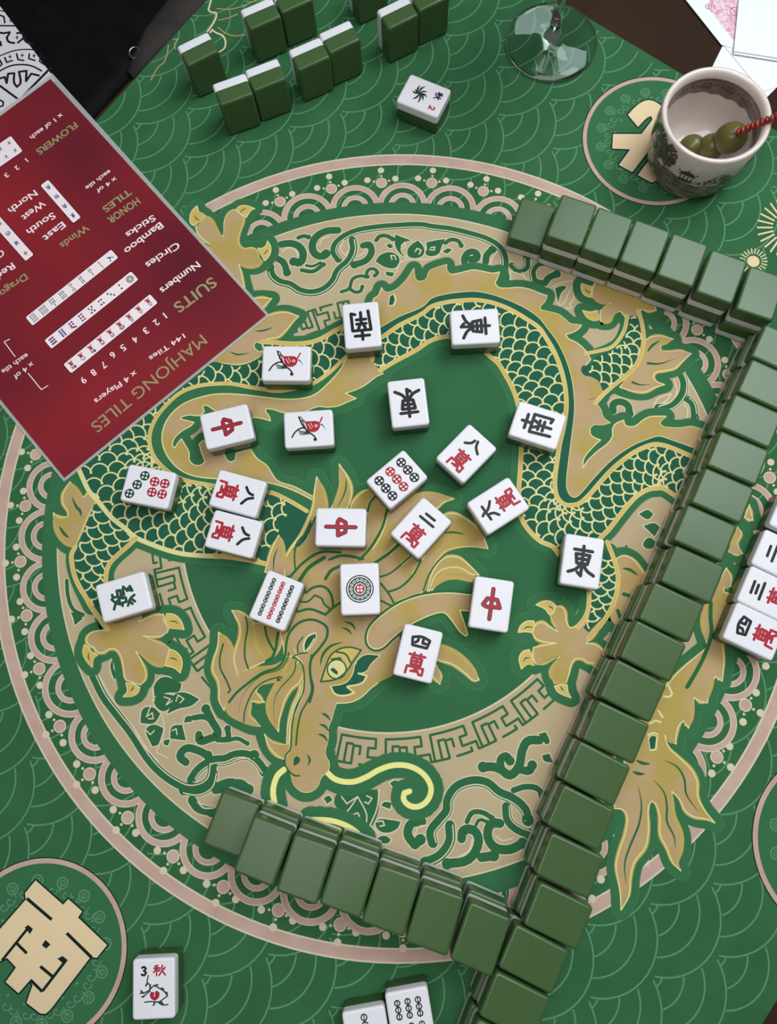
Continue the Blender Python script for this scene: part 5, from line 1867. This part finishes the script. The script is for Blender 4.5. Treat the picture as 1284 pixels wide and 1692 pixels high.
pagoda(FC + .003, .030, .00125)
pagoda(FC - .075, .028, .0011)
tree(FC - .017, .027, .016, .028, 230)
tree(FC - .030, .021, .022, .036, 320)
tree(FC - .046, .018, .020, .036, 240)
for i in range(150):
    x, y = FC + .013 + rs.uniform(0, .028), .030 + rs.uniform(0, .0125)
    if y < .030 + .0125 * (1 - abs((x - FC - .027) / .015)):
        wr.stroke([(x, y), (x + .0012, y + .0022)], .0007, T1 if i % 2 else T2, 2 + (i % 9) * .4, caps=False)
tree(FC + .058, .024, .020, .028, 150)
wr.build('landscape_print', cup)['label'] = 'brown landscape with pavilion and trees'
wi = Wrap(inner[::-1][1:], -1)
wi.prof = [(r, z) for r, z in inner[3:8]][::-1]
n = 110
for i in range(n):
    a0, a1 = 2 * PI * RC * i / n, 2 * PI * RC * (i + 1) / n
    lo = lambda a: .0375 + .0016 * abs(math.sin(a / RC * 9)) + .001 * math.sin(a / RC * 4)
    wi.tri([(a0, lo(a0)), (a1, lo(a1)), (a1, HC - .0062), (a0, HC - .0062)], [(0, 1, 2, 3)], M['inband'], 0)
    wi.tri([(a0, .0500), (a0 + .0011, .0500), (a0 + .0011, HC - .0064), (a0, HC - .0064)], [(0, 1, 2, 3)], M['transfer'], 1)
for i in range(12):
    a = 2 * PI * RC * i / 12
    for q in ((-3.5, 43, 3.5, 43, 3, 47, -3, 47, -3.5, 43), (-1.8, 44.4, 1.8, 44.4), (4.5, 44, 7, 45.5, 9, 44), (-9, 46, -6, 46)):
        wi.stroke([(a + q[j] * .001, q[j + 1] * .001) for j in range(0, len(q), 2)], .0006, T2, 2, caps=False)
wi.build('inner_border_print', cup)

M['olive'] = mottled('olive_skin', (80, 78, 36), (94, 92, 46), 90, .28, .5)
M['bead'] = material('bead_red', (150, 36, 30), .2, .6)
M['amber'] = material('bead_amber', (150, 66, 44), .15, .6)


def olive(name, r, elong, m):
    prof = []
    n = 14
    for i in range(n + 1):
        t = PI * i / n
        d = 1 - .18 * math.exp(-((t / .28) ** 2))
        prof.append((r * math.sin(t), r * elong * math.cos(t) * d))
    prof = [(max(0, a if 0 < i < n else 0), b) for i, (a, b) in enumerate(prof)]
    return lathe(name, prof[::-1], m, 28)


pick0 = Vector((*at(1218, 219, 45), .045))
pick1 = Vector((*at(1284, 192, 64), .064))
dirn = (pick1 - pick0).normalized()
go = 'olives in the cup'
quat = dirn.to_track_quat('Z', 'Y').to_euler()
for k, (q, z, r, lab) in enumerate((((1207, 228), 33, .0110, 'large green olive at the beaded end of the pick'), ((1175, 243), 20, .0096, 'green olive between the two others, half hidden by the cup rim'),
                                    ((1142, 243), 15, .0090, 'green olive furthest from the beads, low in the cup'))):
    o = tag(olive('olive', r, 1.12, M['olive']), lab, 'olive', go)
    o.location = (*at(*q, z), z * MM)
    o.rotation_euler = quat
pk = thing('cocktail_pick', 'beaded red pick leaning over the cup rim', 'pick', tuple(pick0))
tube('stick', [tuple(-dirn * .012), tuple((pick1 - pick0) * 1.5)], .0007, M['steel'], pk)
Ld = ((pick1 - pick0) * 1.45).length
nb = 12
rsb = random.Random(2)
for i in range(nb):
    bd = lathe('bead', [(0, -.0016), (.0022, -.0011), (.0030, 0), (.0022, .0011), (0, .0016)], M['amber'] if i % 3 == 1 else M['bead'], 14, pk)
    bd.location = dirn * (Ld * (i + .4) / nb)
    bd.rotation_euler = quat

# ------------------------------------------------------------------ wine glass
M['glass'] = material('clear_glass', (248, 252, 250), .0, .5, trans=1, ior=1.45)
wg = thing('wine_glass', 'clear stemmed glass whose round foot stands on the mat', 'glass', (.1262, .3965, Z0))
R = .0372
foot = [(0, .0008), (R - .003, .0006), (R - .0004, .0008), (R, .0016), (R - .0006, .0024), (R * .8, .0034), (R * .5, .0052), (.0095, .0078), (.0062, .0110), (.0045, .018), (0, .018)]
stem = [(0, .0182), (.0045, .0182), (.0038, .035), (.0038, .070), (.0046, .082), (0, .082)]
bowl = [(0, .0822), (.0046, .0822), (.010, .088), (.022, .096), (.034, .112), (.040, .135), (.0395, .160), (.034, .190), (.0325, .200), (.0318, .2005), (.0312, .200), (.0327, .190), (.0382, .160), (.0387, .135), (.0328, .113), (.0215, .0985), (.010, .0915), (0, .090)]
lathe('foot', foot, M['glass'], 72, wg)
lathe('stem', stem, M['glass'], 40, wg)
lathe('bowl', bowl, M['glass'], 72, wg)

# ------------------------------------------------------------------ light
w = bpy.data.worlds.new('room_light')
SC.world = w
w.use_nodes = True
bg = w.node_tree.nodes['Background']
bg.inputs[0].default_value = (.9, .9, .88, 1)
bg.inputs[1].default_value = .09


def area(name, loc, target, sx, sy, power, col):
    d = bpy.data.lights.new(name, 'AREA')
    d.shape = 'RECTANGLE'
    d.size, d.size_y = sx, sy
    d.energy = power
    d.color = col
    o = bpy.data.objects.new(name, d)
    COL.objects.link(o)
    o.location = loc
    o.rotation_euler = (Vector(target) - Vector(loc)).to_track_quat('-Z', 'Y').to_euler()
    return o


area('window_light', (1.05, .95, 1.9), (.1, .1, 0), 1.4, 1.1, 27, (.80, .97, 1))
lamp = area('overhead_fill', (.17, .12, 1.0), (.17, .12, 0), 1.5, .5, 9.0, (1, .99, .96))  # unseen fill added overhead, set diagonally so two opposite corners fall off darker
lamp.rotation_euler = (0, 0, math.radians(44))
vs = SC.view_settings
vs.view_transform = 'Standard'
vs.look = 'None'
vs.exposure = .1
vs.gamma = 1
vs.use_curve_mapping = False
SC.cycles.max_bounces = 12
